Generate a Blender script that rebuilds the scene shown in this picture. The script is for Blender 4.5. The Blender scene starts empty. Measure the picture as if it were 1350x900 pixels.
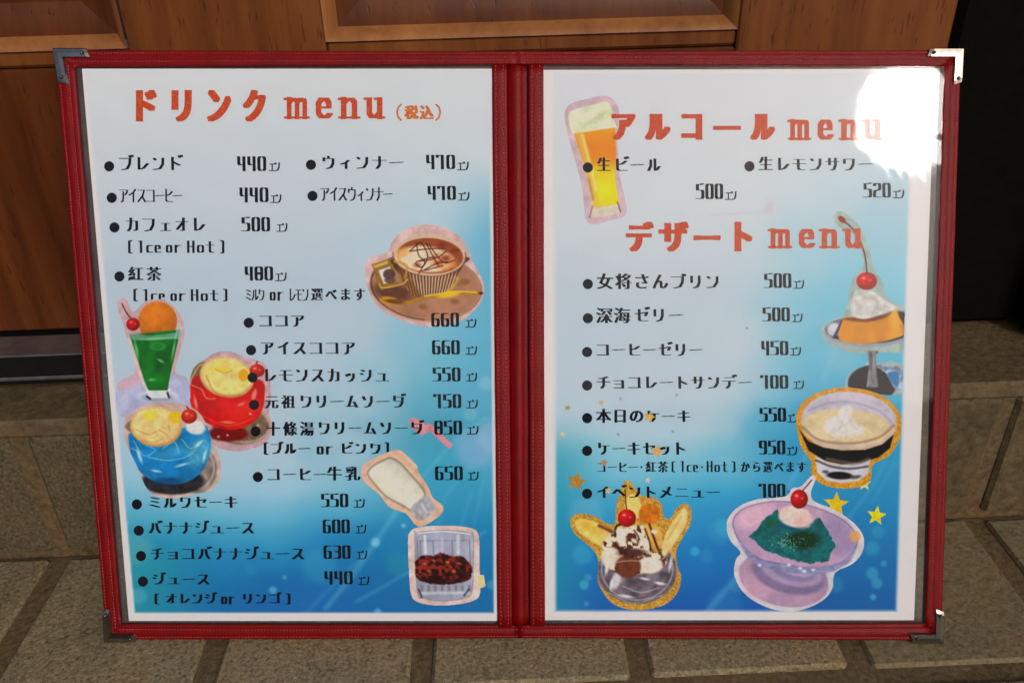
import bpy, math, random
import numpy as np
from mathutils import Vector, Matrix

# ------------------------------------------------------------------ camera, sky, sun, exposure
F_PX = 1080.0
PITCH, YAW, ROLL = math.radians(29.8), math.radians(1.2), math.radians(1.6)
CAM = np.array([0.0, 0.0, 0.37483])
fw = np.array([math.sin(YAW) * math.cos(PITCH), math.cos(YAW) * math.cos(PITCH), -math.sin(PITCH)])
rx_ = np.array([math.cos(YAW), -math.sin(YAW), 0.0]); up_ = np.cross(rx_, fw)
CX = rx_ * math.cos(ROLL) - up_ * math.sin(ROLL)
CY = up_ * math.cos(ROLL) + rx_ * math.sin(ROLL)
scene = bpy.context.scene
cam_data = bpy.data.cameras.new('camera')
cam_data.sensor_width = 36.0; cam_data.lens = 36.0 * F_PX / 1350.0
cam_data.clip_start = 0.01; cam_data.clip_end = 200
cam = bpy.data.objects.new('camera', cam_data)
scene.collection.objects.link(cam)
cam.matrix_world = Matrix(((CX[0], CY[0], -fw[0], CAM[0]), (CX[1], CY[1], -fw[1], CAM[1]),
                           (CX[2], CY[2], -fw[2], CAM[2]), (0, 0, 0, 1)))
scene.camera = cam

# the folder's front plane: it stands on the floor and leans back 23.5 degrees
LEAN = math.radians(23.5)
BL = np.array([-0.22994, 0.33028, 0.0]); BR = np.array([0.23931, 0.30377, 0.0])
PU = (BR - BL) / np.linalg.norm(BR - BL)
PB = np.cross([0, 0, 1.0], PU)
PV = np.array([0, 0, 1.0]) * math.cos(LEAN) + PB * math.sin(LEAN)
PN = np.cross(PU, PV)                       # points out of the print towards the viewer

SUN_PX = (1219, 146)                        # where the sleeve mirrors the sun
def ray(x, y):
    x = np.asarray(x, float)[..., None]; y = np.asarray(y, float)[..., None]
    return CX * (x - 675) / F_PX + CY * (449.6 - y) / F_PX + fw
def M(x, y, h=0.0):
    """point of the leaning folder measured at a photo pixel, h metres proud of its front plane"""
    d = ray(x, y)
    t = np.dot(BL - CAM, PN) / (d @ PN)
    return CAM + d * t[..., None] + PN * np.asarray(h, float)[..., None] if np.ndim(h) else CAM + d * t[..., None] + PN * h

d0 = ray(*SUN_PX); d0 = d0 / np.linalg.norm(d0)
r0 = d0 - 2 * d0.dot(PN) * PN
SUN_EL = math.asin(r0[2]); SUN_AZ = math.atan2(r0[0], r0[1])
world = bpy.data.worlds.new("World"); scene.world = world; world.use_nodes = True
wn = world.node_tree.nodes; wl = world.node_tree.links
sky = wn.new('ShaderNodeTexSky'); sky.sky_type = 'NISHITA'; sky.sun_disc = False
sky.sun_elevation = SUN_EL; sky.sun_rotation = SUN_AZ
sky.air_density = 0.6; sky.dust_density = 4.0; sky.ozone_density = 1.0
wl.new(sky.outputs[0], wn['Background'].inputs[0]); wn['Background'].inputs[1].default_value = 0.11
sun_d = bpy.data.lights.new('sun', 'SUN'); sun_d.energy = 0.6; sun_d.angle = math.radians(7.2)
sun_d.color = (1.0, 0.95, 0.9)
sun = bpy.data.objects.new('sun', sun_d); scene.collection.objects.link(sun)
sun.rotation_euler = Vector(r0).to_track_quat('Z', 'Y').to_euler()
sun.location = (0.5, -0.8, 1.2)
scene.view_settings.view_transform = 'Standard'; scene.view_settings.look = 'None'
scene.view_settings.exposure = 0.1; scene.view_settings.gamma = 1.0
scene.render.engine = 'CYCLES'

# ------------------------------------------------------------------ helpers
random.seed(5)
ROOT = {}
def lin(c):
    c = np.asarray(c, float) / 255.0
    return np.where(c <= 0.04045, c / 12.92, ((c + 0.055) / 1.055) ** 2.4)
def link(o, parent=None):
    scene.collection.objects.link(o)
    if parent is not None: o.parent = parent
    return o
def tag(o, label=None, cat=None, group=None, kind=None):
    for k, v in (('label', label), ('category', cat), ('group', group), ('kind', kind)):
        if v: o[k] = v
    return o
def base_of(o):
    while o.parent is not None: o = o.parent
    return np.array(o.location)
def thing(name, loc, label, cat, group=None):
    e = bpy.data.objects.new(name, None); e.location = tuple(loc); e.empty_display_size = 0.02
    return tag(link(e), label, cat, group)
def mesh_obj(name, verts, faces, mat, parent=None, smooth=False, cols=None, loc=None):
    v = np.asarray(verts, np.float64).reshape(-1, 3)
    if parent is not None: off = base_of(parent)
    else: off = np.asarray(loc if loc is not None else (0, 0, 0), float)
    v = v - off
    me = bpy.data.meshes.new(name)
    if isinstance(faces, np.ndarray):
        n = len(faces); k = faces.shape[1]
        me.vertices.add(len(v)); me.vertices.foreach_set('co', v.astype(np.float32).ravel())
        me.loops.add(n * k); me.loops.foreach_set('vertex_index', faces.astype(np.int32).ravel())
        me.polygons.add(n); me.polygons.foreach_set('loop_start', np.arange(0, n * k, k, dtype=np.int32))
        me.polygons.foreach_set('loop_total', np.full(n, k, np.int32))
        me.update(calc_edges=True)
    else:
        me.from_pydata([tuple(a) for a in v], [], faces); me.update()
    if smooth: me.polygons.foreach_set('use_smooth', np.ones(len(me.polygons), bool))
    if cols is not None:
        a = me.color_attributes.new('ink', 'FLOAT_COLOR', 'POINT')
        c4 = np.ones((len(v), 4), np.float32); c4[:, :3] = cols
        a.data.foreach_set('color', c4.ravel())
    if mat: me.materials.append(mat)
    o = bpy.data.objects.new(name, me)
    if parent is None: o.location = tuple(off)
    return link(o, parent)

def hash2(ix, iy, s=0):
    n = (ix.astype(np.int64) * 374761393 + iy.astype(np.int64) * 668265263 + s * 982451653) & 0x7fffffff
    n = ((n ^ (n >> 13)) * 1274126177) & 0x7fffffff
    return ((n ^ (n >> 16)) & 0xffff) / 65535.0
def noise(x, y, s=0):
    ix = np.floor(x); iy = np.floor(y); fx = x - ix; fy = y - iy
    fx = fx * fx * (3 - 2 * fx); fy = fy * fy * (3 - 2 * fy)
    a = hash2(ix, iy, s); b = hash2(ix + 1, iy, s); c = hash2(ix, iy + 1, s); d = hash2(ix + 1, iy + 1, s)
    return (a * (1 - fx) + b * fx) * (1 - fy) + (c * (1 - fx) + d * fx) * fy
def fbm(x, y, s=0, o=3):
    r = 0; a = 0.5
    for i in range(o):
        r = r + a * noise(x * 2 ** i, y * 2 ** i, s + i * 7); a *= 0.5
    return r / (1 - 0.5 ** o)

# ------------------------------------------------------------------ materials
def newmat(name):
    m = bpy.data.materials.new(name); m.use_nodes = True
    nt = m.node_tree; return m, nt, nt.nodes['Principled BSDF']
def N(nt, t, **kw):
    n = nt.nodes.new(t)
    for k, v in kw.items():
        if k in n.inputs: n.inputs[k].default_value = v
        else: setattr(n, k, v)
    return n
def ramp(nt, fac, stops):
    r = nt.nodes.new('ShaderNodeValToRGB'); cr = r.color_ramp
    while len(cr.elements) < len(stops): cr.elements.new(0.5)
    for e, (p, c) in zip(cr.elements, stops):
        e.position = p; e.color = (*c, 1)
    nt.links.new(fac, r.inputs[0]); return r.outputs[0]
def coords(nt, scale=(1, 1, 1)):
    tc = nt.nodes.new('ShaderNodeTexCoord'); mp = nt.nodes.new('ShaderNodeMapping')
    mp.inputs['Scale'].default_value = scale
    nt.links.new(tc.outputs['Object'], mp.inputs[0]); return mp.outputs[0]
def mixc(nt, fac, a, b, mode='MIX'):
    m = nt.nodes.new('ShaderNodeMix'); m.data_type = 'RGBA'; m.blend_type = mode
    for i, v in ((0, fac), (6, a), (7, b)):
        if isinstance(v, bpy.types.NodeSocket): nt.links.new(v, m.inputs[i])
        else: m.inputs[i].default_value = v if not isinstance(v, tuple) else (*v, 1)
    return m.outputs[2]
def bump(nt, bsdf, h, strength=0.3, dist=0.001):
    b = nt.nodes.new('ShaderNodeBump'); b.inputs['Strength'].default_value = strength
    b.inputs['Distance'].default_value = dist
    nt.links.new(h, b.inputs['Height']); nt.links.new(b.outputs[0], bsdf.inputs['Normal'])

def stone_mat(name, c_dark, c_mid, c_light, fleck=1.0, scale=330):
    m, nt, b = newmat(name)
    co = coords(nt)
    oi = nt.nodes.new('ShaderNodeObjectInfo')
    add = nt.nodes.new('ShaderNodeVectorMath'); add.operation = 'MULTIPLY_ADD'
    nt.links.new(oi.outputs['Random'], add.inputs[0]); add.inputs[1].default_value = (7, 5, 3)
    nt.links.new(co, add.inputs[2]); co = add.outputs[0]
    n1 = N(nt, 'ShaderNodeTexNoise', Scale=scale, Detail=4.0, Roughness=0.65); nt.links.new(co, n1.inputs['Vector'])
    n2 = N(nt, 'ShaderNodeTexNoise', Scale=22.0, Detail=4.0, Roughness=0.6); nt.links.new(co, n2.inputs['Vector'])
    n3 = N(nt, 'ShaderNodeTexNoise', Scale=scale * 0.8, Detail=4.0, Roughness=0.7, Distortion=0.1); nt.links.new(co, n3.inputs['Vector'])
    base = ramp(nt, n1.outputs[0], [(0.32, c_dark), (0.5, c_mid), (0.68, c_light)])
    fl = ramp(nt, n3.outputs[0], [(0.36, (0.30, 0.26, 0.2)), (0.45, (1, 1, 1)), (0.58, (1, 1, 1)), (0.66, (1.45, 1.38, 1.25))])
    c = mixc(nt, fleck, base, fl, 'MULTIPLY')
    tone = ramp(nt, n2.outputs[0], [(0.3, (0.72, 0.74, 0.66)), (0.5, (1, 1, 1)), (0.7, (1.12, 0.98, 0.86))])
    c = mixc(nt, 0.9, c, tone, 'MULTIPLY')
    nt.links.new(c, b.inputs['Base Color']); b.inputs['Roughness'].default_value = 0.72
    b.inputs['Specular IOR Level'].default_value = 0.3
    bump(nt, b, n3.outputs[0], 0.8, 0.0012)
    return m
def wood_mat(name, dark, mid, light, rough=0.38, pore=0.6):
    m, nt, b = newmat(name)
    co = coords(nt, (1, 1, 0.09))
    warp = N(nt, 'ShaderNodeTexNoise', Scale=9.0, Detail=2.0); nt.links.new(co, warp.inputs['Vector'])
    va = nt.nodes.new('ShaderNodeVectorMath'); va.operation = 'MULTIPLY_ADD'
    nt.links.new(warp.outputs['Color'], va.inputs[0]); va.inputs[1].default_value = (0.03, 0.03, 0)
    nt.links.new(co, va.inputs[2])
    n1 = N(nt, 'ShaderNodeTexNoise', Scale=95.0, Detail=4.0, Roughness=0.6); nt.links.new(va.outputs[0], n1.inputs['Vector'])
    n2 = N(nt, 'ShaderNodeTexNoise', Scale=14.0, Detail=3.0, Roughness=0.5); nt.links.new(va.outputs[0], n2.inputs['Vector'])
    co2 = coords(nt, (1, 1, 0.16))
    n3 = N(nt, 'ShaderNodeTexNoise', Scale=520.0, Detail=2.0, Roughness=0.5); nt.links.new(co2, n3.inputs['Vector'])
    base = ramp(nt, n1.outputs[0], [(0.3, dark), (0.5, mid), (0.72, light)])
    tone = ramp(nt, n2.outputs[0], [(0.3, (0.8, 0.74, 0.7)), (0.65, (1.1, 1.06, 1.0))])
    c = mixc(nt, 1.0, base, tone, 'MULTIPLY')
    pores = ramp(nt, n3.outputs[0], [(0.28, (0.32, 0.22, 0.18)), (0.36, (1, 1, 1))])
    c = mixc(nt, pore, c, pores, 'MULTIPLY')
    nt.links.new(c, b.inputs['Base Color']); b.inputs['Roughness'].default_value = rough
    b.inputs['Specular IOR Level'].default_value = 0.25
    bump(nt, b, pores, 0.25, 0.0006)
    return m
def leather_mat():
    m, nt, b = newmat('red_leatherette')
    co = coords(nt)
    v = N(nt, 'ShaderNodeTexVoronoi', Scale=1300.0); nt.links.new(co, v.inputs['Vector'])
    n = N(nt, 'ShaderNodeTexNoise', Scale=60.0, Detail=4.0); nt.links.new(co, n.inputs['Vector'])
    n2 = N(nt, 'ShaderNodeTexNoise', Scale=900.0, Detail=3.0); nt.links.new(co, n2.inputs['Vector'])
    c = ramp(nt, n.outputs[0], [(0.3, (0.155, 0.0005, 0.0012)), (0.7, (0.20, 0.0010, 0.0020))])
    nt.links.new(c, b.inputs['Base Color'])
    b.inputs['Roughness'].default_value = 0.45; b.inputs['Specular IOR Level'].default_value = 0.2
    mx = N(nt, 'ShaderNodeMath', operation='ADD'); nt.links.new(v.outputs['Distance'], mx.inputs[0]); nt.links.new(n2.outputs[0], mx.inputs[1])
    bump(nt, b, mx.outputs[0], 0.35, 0.0004)
    return m
def flat_mat(name, col, rough=0.6, spec=0.3, metal=0.0, noise_amt=0.15, nscale=120.0):
    m, nt, b = newmat(name)
    n = N(nt, 'ShaderNodeTexNoise', Scale=nscale, Detail=3.0); nt.links.new(coords(nt), n.inputs['Vector'])
    a = tuple(x * (1 - noise_amt) for x in col); z = tuple(min(1, x * (1 + noise_amt)) for x in col)
    nt.links.new(ramp(nt, n.outputs[0], [(0.35, a), (0.65, z)]), b.inputs['Base Color'])
    b.inputs['Roughness'].default_value = rough; b.inputs['Specular IOR Level'].default_value = spec
    b.inputs['Metallic'].default_value = metal
    return m
def ink_mat():
    m, nt, b = newmat('printed_ink')
    a = nt.nodes.new('ShaderNodeAttribute'); a.attribute_name = 'ink'
    nt.links.new(a.outputs['Color'], b.inputs['Base Color'])
    b.inputs['Roughness'].default_value = 0.6; b.inputs['Specular IOR Level'].default_value = 0.15
    return m
def glitter_mat(name, c1, c2, c3, scale=1800.0):
    m, nt, b = newmat(name)
    n = N(nt, 'ShaderNodeTexNoise', Scale=scale, Detail=2.0, Roughness=0.7); nt.links.new(coords(nt), n.inputs['Vector'])
    nt.links.new(ramp(nt, n.outputs[0], [(0.35, c1), (0.52, c2), (0.66, c3)]), b.inputs['Base Color'])
    b.inputs['Roughness'].default_value = 0.6; b.inputs['Specular IOR Level'].default_value = 0.15
    return m
def sleeve_mat(name, refl=1.0, haze=0.03):
    m = bpy.data.materials.new(name); m.use_nodes = True; nt = m.node_tree
    for n in list(nt.nodes):
        if n.type != 'OUTPUT_MATERIAL': nt.nodes.remove(n)
    out = nt.nodes['Material Output']
    tr = N(nt, 'ShaderNodeBsdfTransparent'); tr.inputs[0].default_value = (0.97, 0.97, 0.97, 1)
    di = N(nt, 'ShaderNodeBsdfDiffuse'); di.inputs[0].default_value = (0.75, 0.76, 0.8, 1)
    gl = N(nt, 'ShaderNodeBsdfGlossy'); gl.inputs['Roughness'].default_value = 0.045
    fr = N(nt, 'ShaderNodeFresnel', IOR=1.5)
    co = coords(nt)
    n1 = N(nt, 'ShaderNodeTexNoise', Scale=42.0, Detail=3.0, Roughness=0.5); nt.links.new(co, n1.inputs['Vector'])
    bp = nt.nodes.new('ShaderNodeBump'); bp.inputs['Strength'].default_value = 0.2; bp.inputs['Distance'].default_value = 0.0003
    nt.links.new(n1.outputs[0], bp.inputs['Height']); nt.links.new(bp.outputs[0], gl.inputs['Normal'])
    m1 = N(nt, 'ShaderNodeMixShader'); m1.inputs[0].default_value = haze
    co3 = coords(nt, (1, 1, 0.35)); sm = N(nt, 'ShaderNodeTexNoise', Scale=55.0, Detail=6.0, Roughness=0.7, Distortion=1.2); nt.links.new(co3, sm.inputs['Vector'])
    sr = ramp(nt, sm.outputs[0], [(0.35, (haze * .6,) * 3), (0.72, (haze * 1.3,) * 3)]); nt.links.new(sr, m1.inputs[0])
    nt.links.new(tr.outputs[0], m1.inputs[1]); nt.links.new(di.outputs[0], m1.inputs[2])
    mul = N(nt, 'ShaderNodeMath', operation='MULTIPLY'); mul.inputs[1].default_value = refl
    nt.links.new(fr.outputs[0], mul.inputs[0])
    m2 = N(nt, 'ShaderNodeMixShader')
    nt.links.new(mul.outputs[0], m2.inputs[0]); nt.links.new(m1.outputs[0], m2.inputs[1]); nt.links.new(gl.outputs[0], m2.inputs[2])
    nt.links.new(m2.outputs[0], out.inputs[0])
    return m

STONE = stone_mat('granite_tile', (0.145, 0.112, 0.056), (0.24, 0.19, 0.102), (0.34, 0.275, 0.165), 0.75, 520)
STONE_SMOOTH = stone_mat('shaded_step_stone', (0.07, 0.05, 0.023), (0.105, 0.076, 0.036), (0.14, 0.104, 0.052), 0.35, 200)  # smooth stone toned down, shade near the door put into its colour
WORN = stone_mat('worn_tile_stone', (0.13, 0.098, 0.048), (0.185, 0.145, 0.075), (0.24, 0.19, 0.105), 0.4, 300)
RISER = stone_mat('shaded_riser_stone', (0.062, 0.047, 0.023), (0.105, 0.082, 0.042), (0.16, 0.127, 0.07), 0.8, 520)  # darker copy of the tile stone, riser shade painted into the colour
GROUT = stone_mat('tile_joint_mortar', (0.075, 0.05, 0.022), (0.12, 0.083, 0.038), (0.16, 0.115, 0.058), 0.3, 260)
WOOD = wood_mat('varnished_wood', (0.115, 0.035, 0.0085), (0.165, 0.054, 0.013), (0.205, 0.074, 0.019))
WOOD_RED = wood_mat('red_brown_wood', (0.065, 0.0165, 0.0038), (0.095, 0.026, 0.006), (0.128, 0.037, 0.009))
WOOD_PALE = wood_mat('pale_edge_wood', (0.21, 0.082, 0.025), (0.28, 0.115, 0.037), (0.33, 0.145, 0.05), 0.4, 0.12)
BLACK = flat_mat('black_gloss_metal', (0.008, 0.008, 0.009), 0.3, 0.4)
GLASS_DARK = flat_mat('dark_glass', (0.01, 0.008, 0.01), 0.12, 0.3)
FRAME_DARK = flat_mat('dark_frame_paint', (0.004, 0.0036, 0.0026), 0.8, 0.04)
ALU = flat_mat('worn_aluminium', (0.28, 0.27, 0.26), 0.35, 0.5, 0.8)
LEATHER = leather_mat()
THREAD = flat_mat('red_thread', (0.42, 0.075, 0.08), 0.6, 0.3)
CHROME = flat_mat('nickel_plate', (0.33, 0.31, 0.265), 0.2, 0.5, 1.0, 0.1, 300)
CHROME_DARK = flat_mat('rivet_nickel', (0.22, 0.2, 0.17), 0.22, 0.5, 1.0)
PAPER = flat_mat('white_paper', (0.80, 0.79, 0.80), 0.6, 0.2, 0, 0.01)
INK = ink_mat()
BLACK_INK = flat_mat('black_ink', (0.006, 0.007, 0.013), 0.6, 0.06)
TITLE_INK = glitter_mat('glittery_red_ink', (0.42, 0.035, 0.008), (0.60, 0.062, 0.012), (0.72, 0.19, 0.06))
ORANGE_INK = glitter_mat('glittery_orange_ink', (0.55, 0.10, 0.015), (0.66, 0.17, 0.03), (0.75, 0.30, 0.08))
SLEEVE = sleeve_mat('clear_plastic_front', 0.38, 0.009)
SLEEVE_BACK = sleeve_mat('clear_plastic_back', 0.25, 0.10)

# ------------------------------------------------------------------ boxes with soft edges
def chamfer_box(lo, hi, c, wob=0.0, seed=0):
    """box with chamfered edges (24 corners), 12..50 triangles"""
    rnd = random.Random(seed)
    lo = np.array(lo, float); hi = np.array(hi, float)
    V = []
    idx = {}
    for sx in (0, 1):
        for sy in (0, 1):
            for sz in (0, 1):
                p = np.array([hi[0] if sx else lo[0], hi[1] if sy else lo[1], hi[2] if sz else lo[2]])
                if wob: p = p + np.array([rnd.uniform(-wob, wob) for _ in range(3)])
                inn = np.array([-1 if sx else 1, -1 if sy else 1, -1 if sz else 1])
                for ax in range(3):
                    q = p + inn * c; q[ax] = p[ax]
                    idx[(sx, sy, sz, ax)] = len(V); V.append(q)
    Fc = []
    for ax in range(3):
        a1, a2 = (ax + 1) % 3, (ax + 2) % 3
        for s in (0, 1):
            f = []
            for (u, v) in ((0, 0), (1, 0), (1, 1), (0, 1)):
                k = [0, 0, 0]; k[ax] = s; k[a1] = u; k[a2] = v
                f.append(idx[(*k, ax)])
            Fc.append(f if s else f[::-1])
    for ax in range(3):           # edges parallel to ax
        a1, a2 = (ax + 1) % 3, (ax + 2) % 3
        for u in (0, 1):
            for v in (0, 1):
                k0 = [0, 0, 0]; k1 = [0, 0, 0]; k1[ax] = 1
                k0[a1] = k1[a1] = u; k0[a2] = k1[a2] = v
                f = [idx[(*k0, a1)], idx[(*k1, a1)], idx[(*k1, a2)], idx[(*k0, a2)]]
                Fc.append(f if (u == v) else f[::-1])
    for sx in (0, 1):
        for sy in (0, 1):
            for sz in (0, 1):
                f = [idx[(sx, sy, sz, 0)], idx[(sx, sy, sz, 1)], idx[(sx, sy, sz, 2)]]
                Fc.append(f if (sx + sy + sz) % 2 else f[::-1])
    return V, Fc
def add_box(name, lo, hi, mat, parent=None, c=0.0015, wob=0, seed=0, loc=None):
    V, Fc = chamfer_box(lo, hi, c, wob, seed)
    return mesh_obj(name, V, Fc, mat, parent, loc=loc)

# ------------------------------------------------------------------ floor, step
FZ = -0.0012                       # top of the floor tiles
PITCH_X, GX0, JW = 0.119, -0.2862, 0.0125
floor = mesh_obj('floor', [(-4, -5, FZ - 0.0025), (4, -5, FZ - 0.0025), (4, 0.402, FZ - 0.0025), (-4, 0.402, FZ - 0.0025)],
                 [(0, 1, 2, 3)], GROUT)
tag(floor, 'beige speckled stone tile floor with brown joints under the menu', None, None, 'structure')
rowy = [(0.2905, 0.3985), (0.166, 0.2775), (0.042, 0.1535)]
k = 0
for (y0, y1) in rowy:
    for i in range(-3, 9):
        gx = GX0 + PITCH_X * i + (0.0 if (y0 == rowy[0][0]) else 0.004)
        x0, x1 = gx + JW / 2, gx + PITCH_X - JW / 2
        k += 1
        smooth = (i == 4 or i == 5)
        add_box('floor_tile', (x0, y0, FZ - 0.012), (x1, y1, FZ), WORN if (smooth and y0 > 0.28) else STONE, floor, 0.0018, 0.0008, k)
step = mesh_obj('step', [], [], GROUT)
RY, RZ = 0.4015, 0.1045
V, Fc = chamfer_box((-1.6, RY + 0.002, FZ - 0.02), (1.6, 0.80, RZ - 0.002), 0.002)
bpy.data.objects.remove(step)
step = mesh_obj('step', V, Fc, GROUT)
tag(step, 'low stone step with speckled riser slabs behind the menu', None, None, 'structure')
for i in range(-3, 9):
    gx = GX0 + PITCH_X * i
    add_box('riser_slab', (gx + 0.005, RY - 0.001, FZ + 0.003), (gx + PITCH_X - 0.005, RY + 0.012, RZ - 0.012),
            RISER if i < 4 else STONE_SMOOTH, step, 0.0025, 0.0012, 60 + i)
for i in range(-3, 4):
    gx = -0.10 + 0.48 * i
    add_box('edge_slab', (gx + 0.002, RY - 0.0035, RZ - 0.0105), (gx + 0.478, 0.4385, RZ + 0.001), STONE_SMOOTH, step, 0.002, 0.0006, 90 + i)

# ------------------------------------------------------------------ door sill, frame, door
DY = 0.4665                        # front face of the door
sill = thing('door_sill', (0, 0.4385, RZ + 0.001), 'black metal door sill with a thin silver line above the stone step', 'door sill')
add_box('sill_rail', (-1.4, 0.4395, RZ + 0.001), (0.262, 0.485, 0.1255), BLACK, sill, 0.001)
add_box('silver_strip', (-1.4, 0.4375, 0.1095), (0.262, 0.4392, 0.1118), ALU, sill, 0.0004)
add_box('top_strip', (-1.4, 0.4385, 0.1257), (0.262, 0.4640, 0.1268), ALU, sill, 0.0003)
door = thing('wooden_door', (-0.15, DY, 0.128), 'varnished brown wooden door with sunken dark panels behind the red menu', 'door')
def dbox(name, x0, x1, z0, z1, mat, y0=DY, y1=DY + 0.035, c=0.0012):
    return add_box(name, (x0, y0, z0), (x1, y1, z1), mat, door, c)
def xz(px, py, Y=DY):
    d = ray(px, py); p = CAM + d * ((Y - CAM[1]) / d[1]); return p[0], p[2]
zA = xz(110, 66)[1]; zB = xz(110, 90)[1]
p1r = xz(165, 58)[0]; p2l = xz(428, 50)[0]; p2r = xz(972, 50)[0]
ZT = 0.95
for (a, b) in ((-1.30, p1r - 0.5206), (p1r + 0.0003, p2l - 0.0003), (p2r + 0.0003, 0.2570)):
    dbox('stile', a, b, 0.128, ZT, WOOD, DY + 0.0012)
for (a, b) in ((p1r - 0.52, p1r), (p2l, p2r)):
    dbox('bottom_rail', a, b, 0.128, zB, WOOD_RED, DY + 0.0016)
    dbox('rail_moulding', a, b, zB + 0.0006, zA - 0.0006, WOOD, DY + 0.0024, c=0.0016)
dbox('top_rail', -1.30, 0.2570, ZT + 0.0005, 2.0, WOOD, DY + 0.0012)
def ring(name, x0, x1, z0, z1, w, ya, yb, mat, parts=None):
    """sloping frame strips running round a rectangle, from depth ya at the rim to yb inside"""
    o = [(x0, z0), (x1, z0), (x1, z1), (x0, z1)]; i = [(x0 + w, z0 + w), (x1 - w, z0 + w), (x1 - w, z1 - w), (x0 + w, z1 - w)]
    for s in range(4):
        t = (s + 1) % 4; V = []
        for q in range(5):
            f = q / 4; r = f ** 1.6
            for (a, b) in ((o[s], i[s]), (o[t], i[t])):
                V.append((a[0] + (b[0] - a[0]) * f, ya + (yb - ya) * r, a[1] + (b[1] - a[1]) * f))
        Fc = [(2 * q, 2 * q + 1, 2 * q + 3, 2 * q + 2) for q in range(4)]
        mesh_obj(name, V, Fc, mat, door, True)
def panel(x0, x1, z0):
    z1 = ZT
    ring('moulding', x0, x1, z0, z1, 0.0065, DY + 0.0012, DY + 0.009, WOOD_PALE)
    a = 0.0065
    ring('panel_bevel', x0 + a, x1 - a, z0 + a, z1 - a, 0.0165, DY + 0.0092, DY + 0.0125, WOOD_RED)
    b = a + 0.0165
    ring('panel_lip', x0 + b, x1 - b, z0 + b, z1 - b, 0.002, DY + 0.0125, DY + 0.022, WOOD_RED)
    mesh_obj('dark_pane', [(x0 + b, DY + 0.021, z0 + b), (x1 - b, DY + 0.021, z0 + b), (x1 - b, DY + 0.021, z1 - b), (x0 + b, DY + 0.021, z1 - b)],
             [(0, 1, 2, 3)], GLASS_DARK, door)
panel(p2l, p2r, zA)
panel(p1r - 0.52, p1r, zA)
post = thing('door_post', (0.30, 0.455, RZ), 'black door post on the stone step at the right end of the wooden door', 'door post')
add_box('post_face', (0.2600, 0.4700, RZ + 0.001), (0.345, 0.53, 2.1), FRAME_DARK, post, 0.004)
add_box('post_edge', (0.3452, 0.4450, RZ + 0.001), (0.44, 0.53, 2.1), FRAME_DARK, post, 0.006)
wallo = thing('house_wall', (0.9, 0.46, RZ), 'dark wall beside the black door post, right of the wooden door', 'wall')
add_box('wall_face', (0.4405, 0.452, RZ + 0.001), (1.6, 0.60, 2.1), FRAME_DARK, wallo, 0.003)

# low wall added out of view to darken reflections in the metal and plastic
opp = thing('added_facing_wall', (0, -3.2, 0), 'plain dark wall added out of view opposite the wooden door to darken reflections', 'wall')
add_box('wall_face', (-9, -3.5, -0.01), (9, -3.2, 0.84), flat_mat('dark_render', (0.035, 0.03, 0.024), 0.8, 0.2), opp, 0.01)
add_box('coping', (-9, -3.55, 0.841), (9, -3.15, 0.90), flat_mat('coping_stone', (0.06, 0.055, 0.045), 0.8, 0.2), opp, 0.01)

# ------------------------------------------------------------------ the red folder
menu = thing('menu_folder', (BL + BR) / 2 + PB * 0.001, 'red leatherette two-page menu folder with clear pockets leaning on the wooden door', 'menu folder')
def lerp(a, b, t): return a + (b - a) * t
def strip(name, o0, o1, i0, i1, prof, parent=menu, n=60, mat=LEATHER, wob=0.25, seed=1, thick=0.0032):
    """leather band between an outer line o0->o1 and an inner line i0->i1 (photo px), prof = [(t, height mm)]"""
    o0, o1, i0, i1 = [np.array(a, float) for a in (o0, o1, i0, i1)]
    T = np.array([p[0] for p in prof]); H = np.array([p[1] for p in prof]) * 0.001
    s = np.linspace(0, 1, n + 1)
    L = np.linalg.norm(o1 - o0)
    wo = (noise(s * L / 60, s * 0 + seed, seed) - 0.5) * wob * 2 * np.sin(np.pi * s) ** 0.3
    dirn = (o1 - o0) / L; nr = np.array([-dirn[1], dirn[0]])
    A = o0 + np.outer(s, o1 - o0) + np.outer(wo, nr); B = i0 + np.outer(s, i1 - i0) + np.outer(wo * 0.8, nr)
    P = A[:, None, :] + (B - A)[:, None, :] * T[None, :, None]
    hh = np.broadcast_to(H[None, :], P.shape[:2]) + (noise(s * L / 25, s * 0, seed + 9)[:, None] - 0.5) * 0.00018
    W = M(P[..., 0].ravel(), P[..., 1].ravel(), hh.ravel())
    m_ = len(T); Wb = M(np.r_[A[:, 0], B[:, 0]], np.r_[A[:, 1], B[:, 1]], -thick)
    V = np.vstack([W, Wb]); nb = (n + 1) * m_
    Fc = []
    for a in range(n):
        for b in range(m_ - 1):
            q = a * m_ + b; Fc.append((q, q + 1, q + 1 + m_, q + m_))
        Fc.append((nb + a, nb + a + 1, nb + n + 1 + a + 1, nb + n + 1 + a))
        Fc.append((a * m_, (a + 1) * m_, nb + a + 1, nb + a))
        Fc.append((a * m_ + m_ - 1, nb + n + 1 + a, nb + n + 2 + a, (a + 1) * m_ + m_ - 1))
    for a in (0, n):
        Fc.append(tuple(a * m_ + b for b in range(m_)) + (nb + n + 1 + a, nb + a))
    # make the winding face outwards where the lines run the other way
    v = V[Fc[0][0]], V[Fc[0][1]], V[Fc[0][2]]
    if np.dot(np.cross(v[1] - v[0], v[2] - v[0]), PN) < 0: Fc = [f[::-1] for f in Fc]
    return mesh_obj(name, V, Fc, mat, parent, True)
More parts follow.
